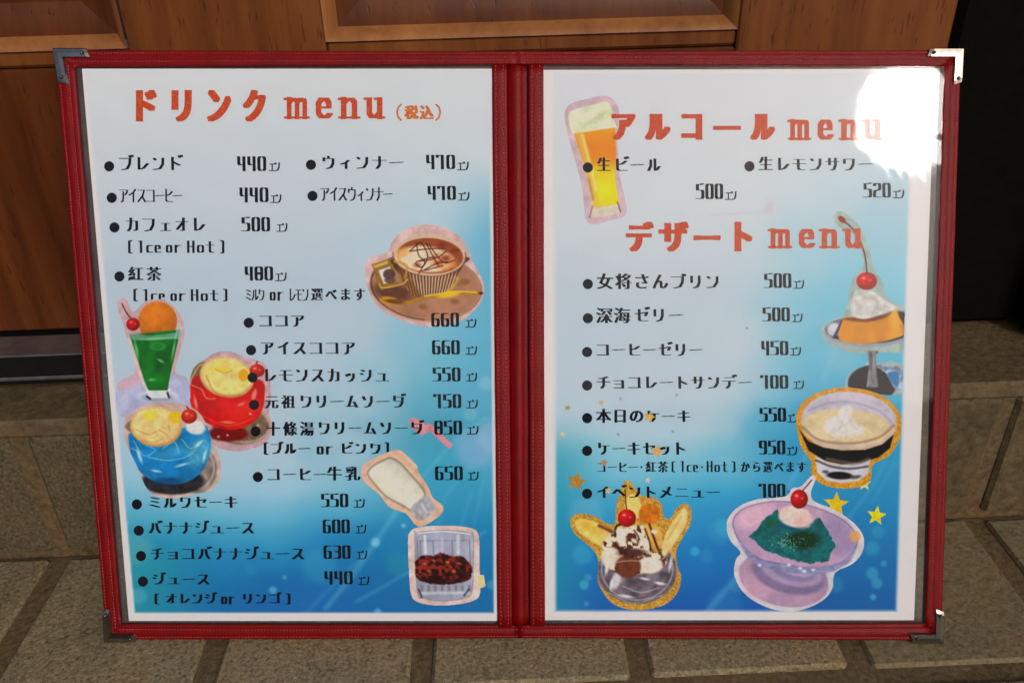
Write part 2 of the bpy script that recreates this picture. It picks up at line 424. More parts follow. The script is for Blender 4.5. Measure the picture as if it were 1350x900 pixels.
def stitches(parent, a, b, h, step_px=4.2, wpx=0.7, lpx=2.5, seed=0):
    a = np.array(a, float); b = np.array(b, float); L = np.linalg.norm(b - a); d = (b - a) / L; nr = np.array([-d[1], d[0]])
    rnd = random.Random(seed); V = []; Fc = []
    s = 3.0
    while s < L - 4:
        c = a + d * s + nr * rnd.uniform(-0.25, 0.25); q = len(V); l2 = lpx / 2; w2 = wpx
        for (u, v, hh) in ((-l2, -w2, -0.1), (-l2, w2, -0.1), (l2, w2, -0.1), (l2, -w2, -0.1), (-l2 * .6, 0, 0.22), (l2 * .6, 0, 0.22)):
            p = c + d * u + nr * v; V.append(M(p[0], p[1], h + hh * 0.001))
        Fc += [(q, q + 4, q + 1), (q + 3, q + 2, q + 5), (q + 1, q + 4, q + 5, q + 2), (q, q + 3, q + 5, q + 4)]
        s += step_px * rnd.uniform(0.93, 1.07)
    o = mesh_obj('stitching', np.array(V), Fc, THREAD, parent); o['kind'] = 'stuff'
    return o
P_OUT = [(0, -1.0), (0.02, 0.5), (0.07, 1.0), (0.14, 1.15), (0.19, 0.85), (0.24, 1.15), (0.42, 1.3), (0.6, 1.25), (0.68, 0.9), (0.74, 1.1), (0.9, 1.0), (0.98, 0.8), (1.0, 0.2)]
P_MID = [(0, 0.2), (0.03, 0.95), (0.18, 1.05), (0.25, 0.95), (0.32, 1.08), (0.68, 1.08), (0.75, 0.95), (0.82, 1.05), (0.97, 0.95), (1.0, 0.2)]
def seg(o0, o1, i0, i1, t): return (lerp(np.array(o0, float), np.array(i0, float), t), lerp(np.array(o1, float), np.array(i1, float), t))
OTL, OTR, OBR, OBL = (73, 66), (1267, 66), (1240.5, 843), (140.5, 842)
ITL, ITM1, IBM1, IBL = (99, 88.5), (649, 86), (655.5, 823), (160, 821.5)
ITM2, ITR, IBR, IBM2 = (717, 87.5), (1243.5, 88), (1219, 820.5), (718.5, 820.5)
def band(o0, o1, i0, i1, seed, n=60):
    b = strip('leather_border', o0, o1, i0, i1, P_OUT, seed=seed, n=n)
    for t in (0.19, 0.68):
        s0, s1 = seg(o0, o1, i0, i1, t); stitches(b, s0, s1, 0.00095, seed=seed * 3 + int(t * 10))
    return b
band(OTL, (683, 67.5), ITL, (684, 85.5), 1); band((683, 67.5), OTR, (684, 85.5), ITR, 2)
band((684, 840), OBL, (684, 822.5), IBL, 3); band(OBR, (684, 840), IBR, (684, 822.5), 4)
band(OBL, OTL, IBL, ITL, 5, 50); band(OTR, OBR, ITR, IBR, 6, 50)
def mband(a0, a1, b0, b1, seed):
    b = strip('inner_border', a0, a1, b0, b1, P_MID, seed=seed, n=50, wob=0.35)
    for t in (0.25, 0.75):
        s0, s1 = seg(a0, a1, b0, b1, t); stitches(b, s0, s1, 0.00100, 5.0, seed=seed)
    return b
mband((648.5, 84.5), (655.5, 825), (668.5, 84.5), (675.5, 825), 11)
mband((696.5, 84.5), (698.5, 824), (716.5, 85), (718.5, 824), 12)
strip('spine', (668.5, 83.5), (675.5, 825.5), (696.5, 83.5), (698.5, 825.5),
      [(0, -1.3), (0.1, -1.2), (0.2, -0.3), (0.38, 0.35), (0.55, 0.25), (0.66, -0.4), (0.75, -1.5), (0.9, -1.9), (1, -1.6)], n=50, seed=13, wob=0.5, thick=0.0045)

# corner protectors
def corner(C0, ex, ey, lx, ly, wx, wy):
    C0 = np.array(C0, float); ex = np.array(ex, float); ey = np.array(ey, float)
    root = None
    def arm(d, s, L, w, par):
        # d along the arm, s across (inwards); mitred at the corner, tapered tip
        pts = []
        prof = [(-0.12, -0.0030), (-0.10, 0.0019), (0.02, 0.0025), (0.5, 0.0027), (0.93, 0.0026), (1.06, 0.0012)]
        n = 8; rows = []
        for i in range(n + 1):
            f = i / n; row = []
            for (t, h) in prof:
                start = t * w
                end = L - (0.32 * w * (1 - t) if True else 0)
                x = start + (end - start) * f
                row.append(M(*(C0 + d * x + s * t * w), h - (0.0004 if i in (n,) else 0)))
            rows.append(row)
        V = [p for r in rows for p in r]; m_ = len(prof)
        base = len(V)
        for i in (0, n):
            for (t, h) in prof: pass
        Fc = [(i * m_ + j, i * m_ + j + 1, (i + 1) * m_ + j + 1, (i + 1) * m_ + j) for i in range(n) for j in range(m_ - 1)]
        # closed tip and back
        tip = len(V)
        for j in range(m_):
            p = V[n * m_ + j]; V.append(p - PN * 0.0022)
        Fc += [(n * m_ + j, n * m_ + j + 1, tip + j + 1, tip + j) for j in range(m_ - 1)]
        v = np.cross(V[Fc[2][1]] - V[Fc[2][0]], V[Fc[2][2]] - V[Fc[2][0]])
        if np.dot(v, PN) < 0: Fc = [f[::-1] for f in Fc]
        return mesh_obj('bracket_arm' if par is not None else 'corner_protector', np.array(V), Fc, CHROME, par if par is not None else menu, False)
    a = arm(ex, ey, lx, wy, None); arm(ey, ex, ly, wx, a)
    for (p) in (C0 + ex * (lx - wy * 0.75) + ey * wy * 0.52, C0 + ey * (ly - wx * 0.75) + ex * wx * 0.52):
        V = [M(p[0], p[1], 0.0044)]; Fc = []
        R = 2.6
        for q, (r, h) in enumerate(((0.5, 0.0041), (0.85, 0.0034), (1.0, 0.0026))):
            for i in range(12):
                an = i * math.pi / 6; V.append(M(p[0] + R * r * math.cos(an), p[1] - R * r * math.sin(an), h))
        for i in range(12):
            j = (i + 1) % 12; Fc.append((0, 1 + i, 1 + j))
            for q in range(2): Fc.append((1 + q * 12 + i, 13 + q * 12 + i, 13 + q * 12 + j, 1 + q * 12 + j))
        mesh_obj('rivet', np.array(V), Fc, CHROME_DARK, a, True)
corner((73, 65.5), (1, 0.0), (0.16, 0.987), 47, 47, 12, 11.5)
corner((1267.5, 65.5), (-1, 0.0), (-0.05, 1), 47, 47, 11, 10.5)
corner((140, 843), (1, 0.0), (-0.06, -1), 43, 43, 9.5, 10)
corner((1241, 844), (-1, 0.0), (0.03, -1), 44, 44, 11, 12)

# clear pockets
def pocket(tl, tr, br, bl, seed, wrinkle):
    nu, nv = 130, 170
    tl, tr, br, bl = [np.array(a, float) for a in (tl, tr, br, bl)]
    u, v = np.meshgrid(np.linspace(0, 1, nu), np.linspace(0, 1, nv))
    P = (tl * (1 - u)[..., None] + tr * u[..., None]) * (1 - v)[..., None] + (bl * (1 - u)[..., None] + br * u[..., None]) * v[..., None]
    X, Y = P[..., 0].ravel(), P[..., 1].ravel()
    h = 0.00075 + 0.00018 * (fbm(X / 70, Y / 90, seed) - 0.5)
    if wrinkle:   # creases below the bulge in the top right corner of the right pocket
        g = np.exp(-(((X - 1205) / 55) ** 2 + ((Y - 262) / 48) ** 2))
        h = h + g * 0.00002 * np.sin((X * 0.93 - Y * 0.36) / 2.1 + 2.5 * fbm(X / 22, Y / 30, 4)) * (0.5 + fbm(X / 18, Y / 40, 8))
        g2 = np.exp(-(((X - 1238) / 8) ** 2)) * np.clip((420 - Y) / 200, 0, 1)
        h = h + g2 * 0.00008 * np.sin(Y / 9.0 + 4 * fbm(X / 9, Y / 23, 3))
    W = M(X, Y, h)
    I = np.arange(nu * nv).reshape(nv, nu)
    Fc = np.stack([I[:-1, :-1], I[1:, :-1], I[1:, 1:], I[:-1, 1:]], -1).reshape(-1, 4)
    mesh_obj('clear_pocket', W, Fc, SLEEVE, menu, True)
    Wb = M(np.array([tl[0], tr[0], br[0], bl[0]]), np.array([tl[1], tr[1], br[1], bl[1]]), -0.0016)
    mesh_obj('pocket_back', Wb, [(0, 3, 2, 1)], SLEEVE_BACK, menu)
pocket((97, 86), (650, 84), (657, 826), (158, 824), 3, False)
pocket((715, 85), (1246, 86), (1221, 823), (717, 823), 5, True)

# ------------------------------------------------------------------ painter for the printed sheets
K_PRINT = 1.1
def smooth_poly(pts, n=6):
    p = np.array(pts, float); m_ = len(p); out = []
    for i in range(m_):
        a, b, c, d = p[i - 1], p[i], p[(i + 1) % m_], p[(i + 2) % m_]
        for t in np.arange(n) / n:
            out.append(0.5 * ((2 * b) + (c - a) * t + (2 * a - 5 * b + 4 * c - d) * t * t + (3 * b - a - 3 * c + d) * t ** 3))
    return np.array(out)
class Art:
    def __init__(s, box, stepv):
        x0, y0, x1, y1 = box
        nx = int((x1 - x0) / stepv) + 2; ny = int((y1 - y0) / stepv) + 2
        s.nx, s.ny = nx, ny
        gx, gy = np.meshgrid(np.linspace(x0, x1, nx), np.linspace(y0, y1, ny))
        s.X = gx.ravel(); s.Y = gy.ravel(); s.C = np.zeros((nx * ny, 3)); s.keep = None
    def ell(s, cx, cy, rx, ry, rot=0):
        a = math.radians(rot); dx = s.X - cx; dy = s.Y - cy
        u = dx * math.cos(a) + dy * math.sin(a); v = -dx * math.sin(a) + dy * math.cos(a)
        return (np.sqrt((u / rx) ** 2 + (v / ry) ** 2) - 1) * min(rx, ry)
    def poly(s, pts, sm=True):
        p = smooth_poly(pts) if sm else np.array(pts, float)
        q = np.roll(p, -1, 0); d = np.full(len(s.X), 1e9); ins = np.zeros(len(s.X), bool)
        for (ax, ay), (bx, by) in zip(p, q):
            ex, ey = bx - ax, by - ay; L = ex * ex + ey * ey + 1e-9
            wx, wy = s.X - ax, s.Y - ay; t = np.clip((wx * ex + wy * ey) / L, 0, 1)
            d = np.minimum(d, (wx - ex * t) ** 2 + (wy - ey * t) ** 2)
            if ay != by:
                c = (ay > s.Y) != (by > s.Y); ins ^= c & (s.X < (bx - ax) * (s.Y - ay) / (by - ay) + ax)
        d = np.sqrt(d); return np.where(ins, -d, d)
    def line(s, pts, w):
        p = np.array(pts, float); d = np.full(len(s.X), 1e9)
        if len(p) > 2:
            e = np.vstack([2 * p[0] - p[1], p, 2 * p[-1] - p[-2]]); q = []
            for i in range(1, len(e) - 2):
                a, b, c, f = e[i - 1], e[i], e[i + 1], e[i + 2]
                for t in (0, .25, .5, .75): q.append(0.5 * (2 * b + (c - a) * t + (2 * a - 5 * b + 4 * c - f) * t * t + (3 * b - a - 3 * c + f) * t ** 3))
            p = np.array(q + [p[-1]])
        for (ax, ay), (bx, by) in zip(p[:-1], p[1:]):
            ex, ey = bx - ax, by - ay; L = ex * ex + ey * ey + 1e-9
            wx, wy = s.X - ax, s.Y - ay; t = np.clip((wx * ex + wy * ey) / L, 0, 1)
            d = np.minimum(d, (wx - ex * t) ** 2 + (wy - ey * t) ** 2)
        return np.sqrt(d) - w / 2
    def star(s, cx, cy, R, rot=0, r=0.42):
        return s.poly([(cx + (R if i % 2 == 0 else R * r) * math.sin(math.radians(rot + 36 * i)), cy - (R if i % 2 == 0 else R * r) * math.cos(math.radians(rot + 36 * i))) for i in range(10)], False)
    def fill(s, d, col, soft=1.2, a=1.0, clip=None, tex=None):
        m_ = np.clip(0.5 - d / soft, 0, 1) * a
        if clip is not None: m_ = m_ * np.clip(0.5 - clip / 1.2, 0, 1)
        col = np.asarray(col, float)
        if col.ndim == 1: col = np.broadcast_to(col, s.C.shape)
        if tex is not None: col = col * tex[:, None]
        s.C = s.C * (1 - m_[:, None]) + col * m_[:, None]
    def n(s, sx, sy=None, seed=0, o=3):
        return fbm(s.X / sx, s.Y / (sy or sx), seed, o)
    def outline(s, d, col, var=18, seed=3, glit=0):
        s.keep = d; t = 1 + (s.n(9, seed=seed) - 0.5) * var / 100.0
        if glit: t = t + (noise(s.X / 1.3, s.Y / 1.3, seed) - 0.5) * glit
        s.C = np.asarray(col, float)[None, :] * t[:, None]
    def build(s, name, h, parent):
        I = np.arange(s.nx * s.ny).reshape(s.ny, s.nx)
        Fc = np.stack([I[:-1, :-1], I[1:, :-1], I[1:, 1:], I[:-1, 1:]], -1).reshape(-1, 4)
        if s.keep is not None:
            Fc = Fc[(s.keep[Fc] < 0.35).all(1)]
        if name != 'background_print':
            g_ = 1 + (fbm(s.X / 2.4, s.Y / 2.4, 41) - .5) * .07 + (fbm(s.X / 9, s.Y / 9, 43) - .5) * .12
            s.C = np.clip((s.C * g_[:, None] - 128) * 1.15 + 127, 0, 250)
        used = np.unique(Fc); rm = np.full(s.nx * s.ny, -1); rm[used] = np.arange(len(used))
        W = M(s.X[used], s.Y[used], h)
        col = np.clip(lin(np.clip(s.C[used], 0, 255)) * K_PRINT * np.array([0.97, 1.03, 1.0]), 0, 0.82)
        return mesh_obj(name, W, rm[Fc], INK, parent, True, col)

LAY = 0.00003
def sheet(corners, label, seed):
    q = [np.array(c, float) for c in corners]
    root = thing('menu_sheet', M(*lerp(q[2], q[3], 0.5), 0.0), label, 'menu page', 'printed pages in the menu folder')
    V = []; nn = 24
    s = np.linspace(0, 1, nn)
    top = q[0] + np.outer(s, q[1] - q[0]); bot = q[3] + np.outer(s, q[2] - q[3])
    # thin sheet of paper
    V = np.vstack([M(top[:, 0], top[:, 1], 0.0), M(bot[:, 0], bot[:, 1], 0.0), M(top[:, 0], top[:, 1], -0.00025), M(bot[:, 0], bot[:, 1], -0.00025)])
    Fc = []
    for i in range(nn - 1):
        Fc += [(i, nn + i, nn + i + 1, i + 1), (2 * nn + i, 2 * nn + i + 1, 3 * nn + i + 1, 3 * nn + i),
               (i, i + 1, 2 * nn + i + 1, 2 * nn + i), (nn + i, 3 * nn + i, 3 * nn + i + 1, nn + i + 1)]
    Fc += [(0, 2 * nn, 3 * nn, nn), (nn - 1, 2 * nn - 1, 4 * nn - 1, 3 * nn - 1)]
    mesh_obj('paper', V, Fc, PAPER, root)
    return root
LEFT = sheet([(108, 90.5), (649, 90.5), (656, 817.5), (170, 817.5)], 'drink menu page with cream sodas and coffee cup, left of the spine', 1)
RIGHT = sheet([(716, 92), (1233, 90.5), (1205, 816.5), (718, 816.5)], 'alcohol and dessert menu page with beer glass and sundae, right of the spine', 2)

def mixn(a, b, t): return a * (1 - t[:, None]) + b * t[:, None]
def grad(Y, stops):
    ys = [s_[0] for s_ in stops]; cs = np.array([s_[1] for s_ in stops], float)
    return np.stack([np.interp(Y, ys, cs[:, i]) for i in range(3)], -1)
def sst(a, b, x):
    t = np.clip((x - a) / (b - a), 0, 1); return t * t * (3 - 2 * t)

# left background print
A = Art((112, 93, 652, 808), 1.6)
xl = 114 + (A.Y - 93) * (178 - 114) / 713.0 ; xr = 644.5 + (A.Y - 93) * (651 - 644.5) / 713
u = (A.X - xl) / (xr - xl)
wob = (A.n(120, 90, 3) - 0.5) * 90
ymid = A.Y + wob - 60 * (0.35 - np.abs(u - 0.42)) 
colL = grad(A.Y + wob * 0.6, [(90, (212, 214, 221)), (250, (198, 207, 220)), (400, (184, 200, 217)), (580, (180, 203, 222)), (635, (156, 200, 224)), (680, (92, 178, 214)), (720, (36, 144, 198)), (765, (18, 116, 184)), (815, (16, 104, 178))])
colR = grad(A.Y + wob * 0.5, [(90, (212, 214, 221)), (200, (203, 212, 222)), (290, (184, 209, 224)), (380, (146, 198, 222)), (470, (112, 188, 216)), (560, (74, 164, 196)), (620, (56, 166, 204)), (700, (24, 134, 190)), (810, (10, 104, 170))])
w = sst(0.55, 1.0, u + (A.n(80, 80, 9) - 0.5) * 0.25 + 0.12 * sst(400, 600, A.Y))
A.C = mixn(colL, colR, w)
teal = np.exp(-((u + 0.02) / 0.20) ** 2) * sst(650, 760, A.Y)
A.C = mixn(A.C, np.array([[40, 158, 170]]) * np.ones_like(A.C), teal * 0.75)
glow = np.exp(-((u - 1.02) / 0.10) ** 2) * sst(200, 330, A.Y) * (1 - sst(560, 700, A.Y))
A.C = mixn(A.C, np.array([[86, 172, 208]]) * np.ones_like(A.C), glow * 0.8)
A.C = A.C * (1 + (A.n(30, 20, 21) - 0.5) * 0.02)[:, None]
def bokeh(A, lst):
    for (x, y, r, a, c) in lst: A.fill(A.ell(x, y, r, r), c, r * 0.5 + 1, a)
bokeh(A, [(628, 590, 27, .55, (150, 185, 225)), (650, 575, 22, .4, (160, 190, 225)), (640, 505, 9, .4, (160, 205, 225)), (620, 545, 9, .35, (150, 200, 220)),
          (422, 746, 22, .35, (70, 170, 205)), (495, 714, 6, .8, (130, 205, 235)), (532, 692, 3, .7, (130, 205, 235)), (360, 777, 5, .6, (110, 200, 225)),
          (525, 742, 16, .25, (60, 170, 170)), (180, 722, 20, .35, (130, 190, 190)), (183, 785, 10, .4, (110, 190, 215)), (498, 806, 5, .6, (120, 200, 225)),
          (375, 760, 3, .5, (100, 190, 225)), (330, 750, 8, .2, (70, 160, 200)), (555, 650, 12, .2, (120, 200, 210)), (648, 770, 6, .4, (110, 190, 215))])
for pts, wd, a in (([(430, 800), (470, 750), (525, 670)], 7, .3), ([(470, 792), (545, 750), (640, 700)], 3, .3), ([(560, 625), (600, 580), (640, 550)], 3, .25),
                   ([(575, 700), (590, 650), (620, 615)], 5, .16), ([(600, 720), (620, 650)], 4, .16), ([(400, 810), (480, 730)], 5, .15), ([(625, 690), (640, 620)], 3, .15)):
    A.fill(A.line(pts, wd), (150, 210, 230), 6, a)
sp = noise(A.X / 2.2, A.Y / 2.2, 77); A.C = mixn(A.C, np.array([[110, 190, 225]]) * np.ones_like(A.C), np.clip((sp - 0.93) * 9, 0, 1) * 0.5 * sst(690, 780, A.Y) * sst(.25, .4, u))
ed = np.maximum(np.maximum(-(A.X - xl), A.X - xr), A.Y - 806.5)
white = np.array([[214, 214, 222]]) * np.ones_like(A.C)
A.C = mixn(A.C, white, np.clip(0.5 + ed / 2.2, 0, 1))
A.keep = np.maximum(np.maximum(-(A.X - xl), A.X - xr), A.Y - 806.5) - 2.5
A.build('background_print', LAY, LEFT)

# right background print
A = Art((724, 96, 1214, 806), 1.6)
xl = 733.0 + 0 * A.Y; xr = 1202 + (A.Y - 96) * (1181 - 1202) / 710.0
u = (A.X - xl) / (xr - xl); wob = (A.n(120, 90, 13) - 0.5) * 90
colL = grad(A.Y + wob * 0.5, [(90, (213, 213, 222)), (280, (206, 212, 222)), (400, (190, 203, 218)), (510, (188, 204, 220)), (565, (176, 206, 224)), (612, (120, 194, 222)), (660, (52, 164, 212)), (715, (20, 128, 198)), (810, (12, 90, 178))])
colR = grad(A.Y + wob * 0.5, [(90, (213, 213, 222)), (190, (204, 212, 222)), (280, (165, 200, 218)), (370, (132, 198, 222)), (480, (86, 182, 214)), (580, (46, 158, 204)), (680, (22, 134, 192)), (810, (12, 92, 170))])
w = sst(0.5, 0.95, u + (A.n(80, 80, 19) - 0.5) * 0.25 + 0.12 * sst(350, 600, A.Y))
A.C = mixn(colL, colR, w)
teal = np.exp(-(u / 0.10) ** 2) * sst(540, 620, A.Y)
A.C = mixn(A.C, np.array([[30, 150, 180]]) * np.ones_like(A.C), teal * 0.6)
A.C = A.C * (1 + (A.n(30, 20, 31) - 0.5) * 0.02)[:, None]
bokeh(A, [(773, 675, 22, .5, (110, 180, 215)), (768, 730, 13, .35, (80, 190, 215)), (770, 770, 6, .6, (80, 190, 215)), (775, 760, 5, .4, (90, 190, 215)), (773, 795, 3, .5, (90, 190, 220)),
          (916, 726, 6, .7, (70, 180, 225)), (955, 695, 12, .4, (70, 185, 215)), (970, 772, 8, .3, (70, 175, 215)), (955, 798, 22, .25, (70, 160, 205)), (932, 732, 9, .2, (80, 180, 215)),
          (1158, 700, 8, .35, (70, 180, 200)), (1150, 722, 9, .4, (70, 180, 205)), (1150, 755, 8, .5, (80, 185, 210)), (1156, 768, 7, .5, (80, 185, 210)), (1165, 742, 4, .5, (80, 185, 210)),
          (1151, 786, 4, .6, (90, 195, 220)), (1102, 770, 10, .3, (60, 170, 195)), (950, 700, 16, .2, (70, 180, 220))])
for pts, wd, a in (([(935, 802), (975, 755)], 8, .25), ([(1120, 680), (1150, 640), (1165, 610)], 4, .2), ([(1040, 640), (1062, 600)], 5, .25), ([(1150, 660), (1180, 610)], 3, .15), ([(1085, 500), (1100, 460)], 8, .18)):
    A.fill(A.line(pts, wd), (150, 210, 230), 6, a)
for (x, y) in ((985, 432), (892, 520), (887, 568), (815, 572), (818, 525)): A.fill(A.ell(x, y, 1.6, 1.6), (110, 120, 145), 1.5, .7)
A.fill(A.ell(1015, 273, 5, 7), (205, 160, 175), 9, .4); A.fill(A.line([(940, 283), (1010, 279)], 2), (200, 165, 180), 5, .3)
ed = np.maximum(np.maximum(-(A.X - xl), A.X - xr), A.Y - 804.0)
A.C = mixn(A.C, np.array([[214, 214, 222]]) * np.ones_like(A.C), np.clip(0.5 + ed / 4.5, 0, 1))
A.keep = ed - 4
A.build('background_print', LAY, RIGHT)
R_CLIP = lambda A: A.X - (1202 + (A.Y - 96) * (1181 - 1202) / 710.0)

def cherry(A, x, y, rx, ry=None, col=(196, 14, 24), stem=None):
    ry = ry or rx
    if stem: A.fill(A.line(stem, 1.5), (80, 26, 24))
    c = np.array(col, float); sh = np.clip(1.12 - A.ell(x - rx * .25, y - ry * .3, rx, ry) / rx * .35 - .35, .6, 1.1)
    A.fill(A.ell(x, y, rx, ry), c, tex=sh)
    A.fill(A.ell(x - rx * .3, y - ry * .35, rx * .2, ry * .15), (240, 170, 165), 2, .8)
    A.fill(A.ell(x + rx * .35, y - ry * .1, rx * .12, ry * .12), (235, 150, 140), 1.5, .6)

# ---- coffee cup (left sheet, under the text)
A = Art((479, 293, 642, 435), 0.6)
A.outline(A.poly([(482, 350), (486, 341), (500, 335), (512, 331), (517, 318), (532, 303), (556, 296), (582, 298), (602, 308), (614, 322), (624, 346), (636, 368), (638, 386), (631, 402), (612, 420), (590, 428), (565, 430), (535, 424), (506, 410), (490, 392), (483, 370)]), (205, 172, 172), 22)
A.fill(A.ell(561, 379, 74, 45, 6), (190, 150, 128), 2)
A.fill(A.ell(562, 377, 72, 43, 6), (166, 120, 95), 2, tex=0.92 + 0.2 * A.n(20, seed=5))
A.fill(np.abs(A.ell(562, 377, 73, 44, 6)) - 0.7, (70, 42, 34), 1.2, 0.75, clip=A.X - 560)
A.fill(np.abs(A.ell(562, 377, 73, 44, 6)) - 0.4, (110, 75, 62), 1.2, 0.6)
for (x, y, r) in ((612, 371, 7), (600, 397, 6), (558, 404, 6), (603, 374, 4)): A.fill(A.ell(x, y, r, r * .6), (135, 92, 55), 3, .7)
A.fill(A.ell(519, 385, 26, 12, 10), (85, 48, 30), 8, .75)
cup = A.poly([(519, 340), (527, 362), (538, 382), (550, 391), (565, 393), (582, 390), (598, 374), (610, 350), (613, 338)])
rib = 0.5 + 0.5 * np.sin((A.X - 565) * 1.55 / (0.55 + 0.45 * (393 - A.Y) / 45 + .2))
A.fill(cup, mixn(np.array([[92, 55, 36]]) * np.ones_like(A.C), np.array([[205, 172, 140]]) * np.ones_like(A.C), rib * sst(352, 366, A.Y)), 1.5)
A.fill(A.poly([(525, 356), (538, 382), (548, 391), (556, 391), (545, 372), (534, 352)]), (120, 72, 32), 4, .7)
A.fill(A.ell(566, 336, 48, 27.5, 3), (206, 178, 156), 1.3); A.fill(np.abs(A.ell(566, 336, 48, 27.5, 3)) - .5, (120, 84, 66), 1.2, .8, clip=332 - A.Y)
A.fill(A.ell(567, 337, 43.5, 23.5, 3), (150, 78, 34), 1.5)
A.fill(A.ell(561, 341, 37, 17, 6), (226, 198, 172), 4, tex=0.9 + .2 * A.n(12, seed=4))
A.fill(A.ell(585, 345, 18, 10, 10), (212, 140, 78), 6, .7, tex=0.75 + .5 * A.n(5, seed=6))
A.fill(A.ell(530, 333, 9, 6, -30), (225, 165, 90), 4, .7)
for pts in ([(541, 330), (550, 322), (556, 320), (564, 338), (556, 352), (548, 346), (560, 341), (574, 338)], [(549, 320), (552, 336), (560, 345), (552, 360)], [(562, 320), (570, 336), (578, 350)],
            [(553, 344), (575, 340), (588, 331)], [(556, 357), (578, 346), (590, 345)], [(560, 356), (584, 350)], [(540, 331), (560, 328), (585, 327)], [(566, 322), (574, 334), (586, 346), (600, 342)]):
    A.fill(A.line(pts, 1.5), (78, 26, 30), 1.2, .85)
for (x, y, r) in ((550, 349, 5), (588, 340, 6), (582, 322, 6), (578, 346, 5), (600, 330, 5)): A.fill(A.ell(x, y, r, r * .6), (120, 40, 26), 4, .65)
A.fill(A.poly([(490, 348), (512, 341), (519, 350), (523, 375), (502, 382), (496, 366)], False), (150, 112, 40), 1.3)
A.fill(A.poly([(492, 350), (511, 343), (512, 347), (494, 353)], False), (205, 172, 90), 1.3)
A.fill(A.poly([(499, 356), (514, 351), (519, 370), (506, 374)], False), (215, 210, 214), 1.3)
A.fill(A.ell(513, 361, 8, 7), (88, 58, 56), 2, .9); A.fill(A.ell(514, 369, 7, 4), (100, 70, 60), 2, .9)
A.fill(A.line([(500, 374), (505, 379), (530, 374), (537, 368)], 2), (205, 165, 70), 1.2)
A.fill(A.line([(520, 344), (536, 350), (534, 366)], 3.2), (190, 145, 50), 2, .8)
A.fill(A.line([(510, 396), (535, 399), (560, 392), (600, 386), (634, 386)], 4.5), (176, 128, 28), 1.5)
A.fill(A.line([(560, 390), (600, 384), (628, 385)], 1.6), (228, 196, 70), 1.5)
A.fill(A.ell(513, 396, 13, 5.5, 8), (192, 140, 36), 1.5); A.fill(A.ell(520, 397, 12, 3, 6), (112, 70, 26), 2); A.fill(A.ell(590, 388, 14, 4, -8), (232, 190, 30), 3, .9)
A.fill(A.line([(590, 384), (600, 374), (603, 366)], 4), (214, 172, 60), 4, .7); A.fill(A.ell(634, 386, 3, 2), (90, 50, 20), 1.5)
A.build('coffee_cup_picture', LAY * 2, LEFT)

# ---- red cream soda
A = Art((246, 459, 362, 597), 0.6)
A.outline(A.poly([(250, 502), (256, 484), (270, 473), (285, 464), (305, 463), (325, 471), (338, 474), (350, 480), (356, 500), (357, 520), (355, 545), (359, 562), (353, 580), (336, 590), (310, 594), (285, 588), (274, 572), (263, 560), (253, 540), (249, 520)]), (190, 158, 168), 25)
A.fill(A.ell(318, 560, 38, 25), (120, 98, 82), 3, tex=.7 + .6 * A.n(7, seed=3)); A.fill(np.abs(A.ell(322, 560, 34, 22)) - 1.2, (195, 178, 155), 2, .7)
A.fill(A.ell(262, 492, 10, 16, 15), (110, 80, 50), 3, .8)
A.fill(A.ell(301, 571, 26, 10), (120, 16, 14), 3)
bowl = A.poly([(252, 505), (260, 495), (300, 500), (343, 500), (349, 520), (342, 548), (322, 562), (300, 566), (275, 558), (258, 545), (250, 525)])
A.fill(bowl, (196, 24, 18), 1.5, tex=.82 + .35 * A.n(14, seed=8))
A.fill(A.ell(320, 545, 22, 12, -25), (222, 60, 40), 12, .5); A.fill(A.line([(262, 545), (300, 561), (336, 550)], 1.5), (228, 100, 80), 2, .7)
A.fill(A.line([(253, 507), (266, 513), (272, 524), (284, 525)], 1.6), (222, 150, 120), 1.5, .8)
A.fill(A.line([(252, 500), (262, 482), (272, 480)], 2), (200, 175, 110), 2, .8)
A.fill(A.ell(299, 497, 36, 26, 12), (190, 150, 96), 1.5)
A.fill(A.ell(299, 495, 34, 24, 12), (226, 202, 128), 4, tex=.88 + .22 * A.n(9, seed=2))
A.fill(A.line([(272, 495), (282, 515), (298, 522), (318, 520)], 1.6), (165, 120, 62), 2, .7)
A.fill(A.ell(292, 486, 14, 4, 5), (228, 196, 70), 3, .8); A.fill(A.line([(284, 486), (296, 491), (306, 488)], 1.2), (160, 120, 50), 1.5, .6)
A.fill(A.ell(321, 494, 6.5, 8), (232, 160, 26), 1.5)
cherry(A, 339, 488, 10, 8.5, (208, 52, 30), [(338, 482), (339, 476)])
for (x, y) in ((330, 545), (333, 530), (340, 560), (300, 573), (288, 470 + 105)): A.fill(A.ell(x, y, 1.8, 1.6), (235, 190, 170), 1.5, .7)
for (x, y, a, b, q) in ((258, 530, 2, 9, -12), (335, 520, 3, 8, 15), (300, 556, 9, 1.6, 3), (318, 532, 5, 1.6, -20)): A.fill(A.ell(x, y, a, b, q), (246, 170, 150), 2, .7)
A.build('red_soda_picture', LAY * 2, LEFT)

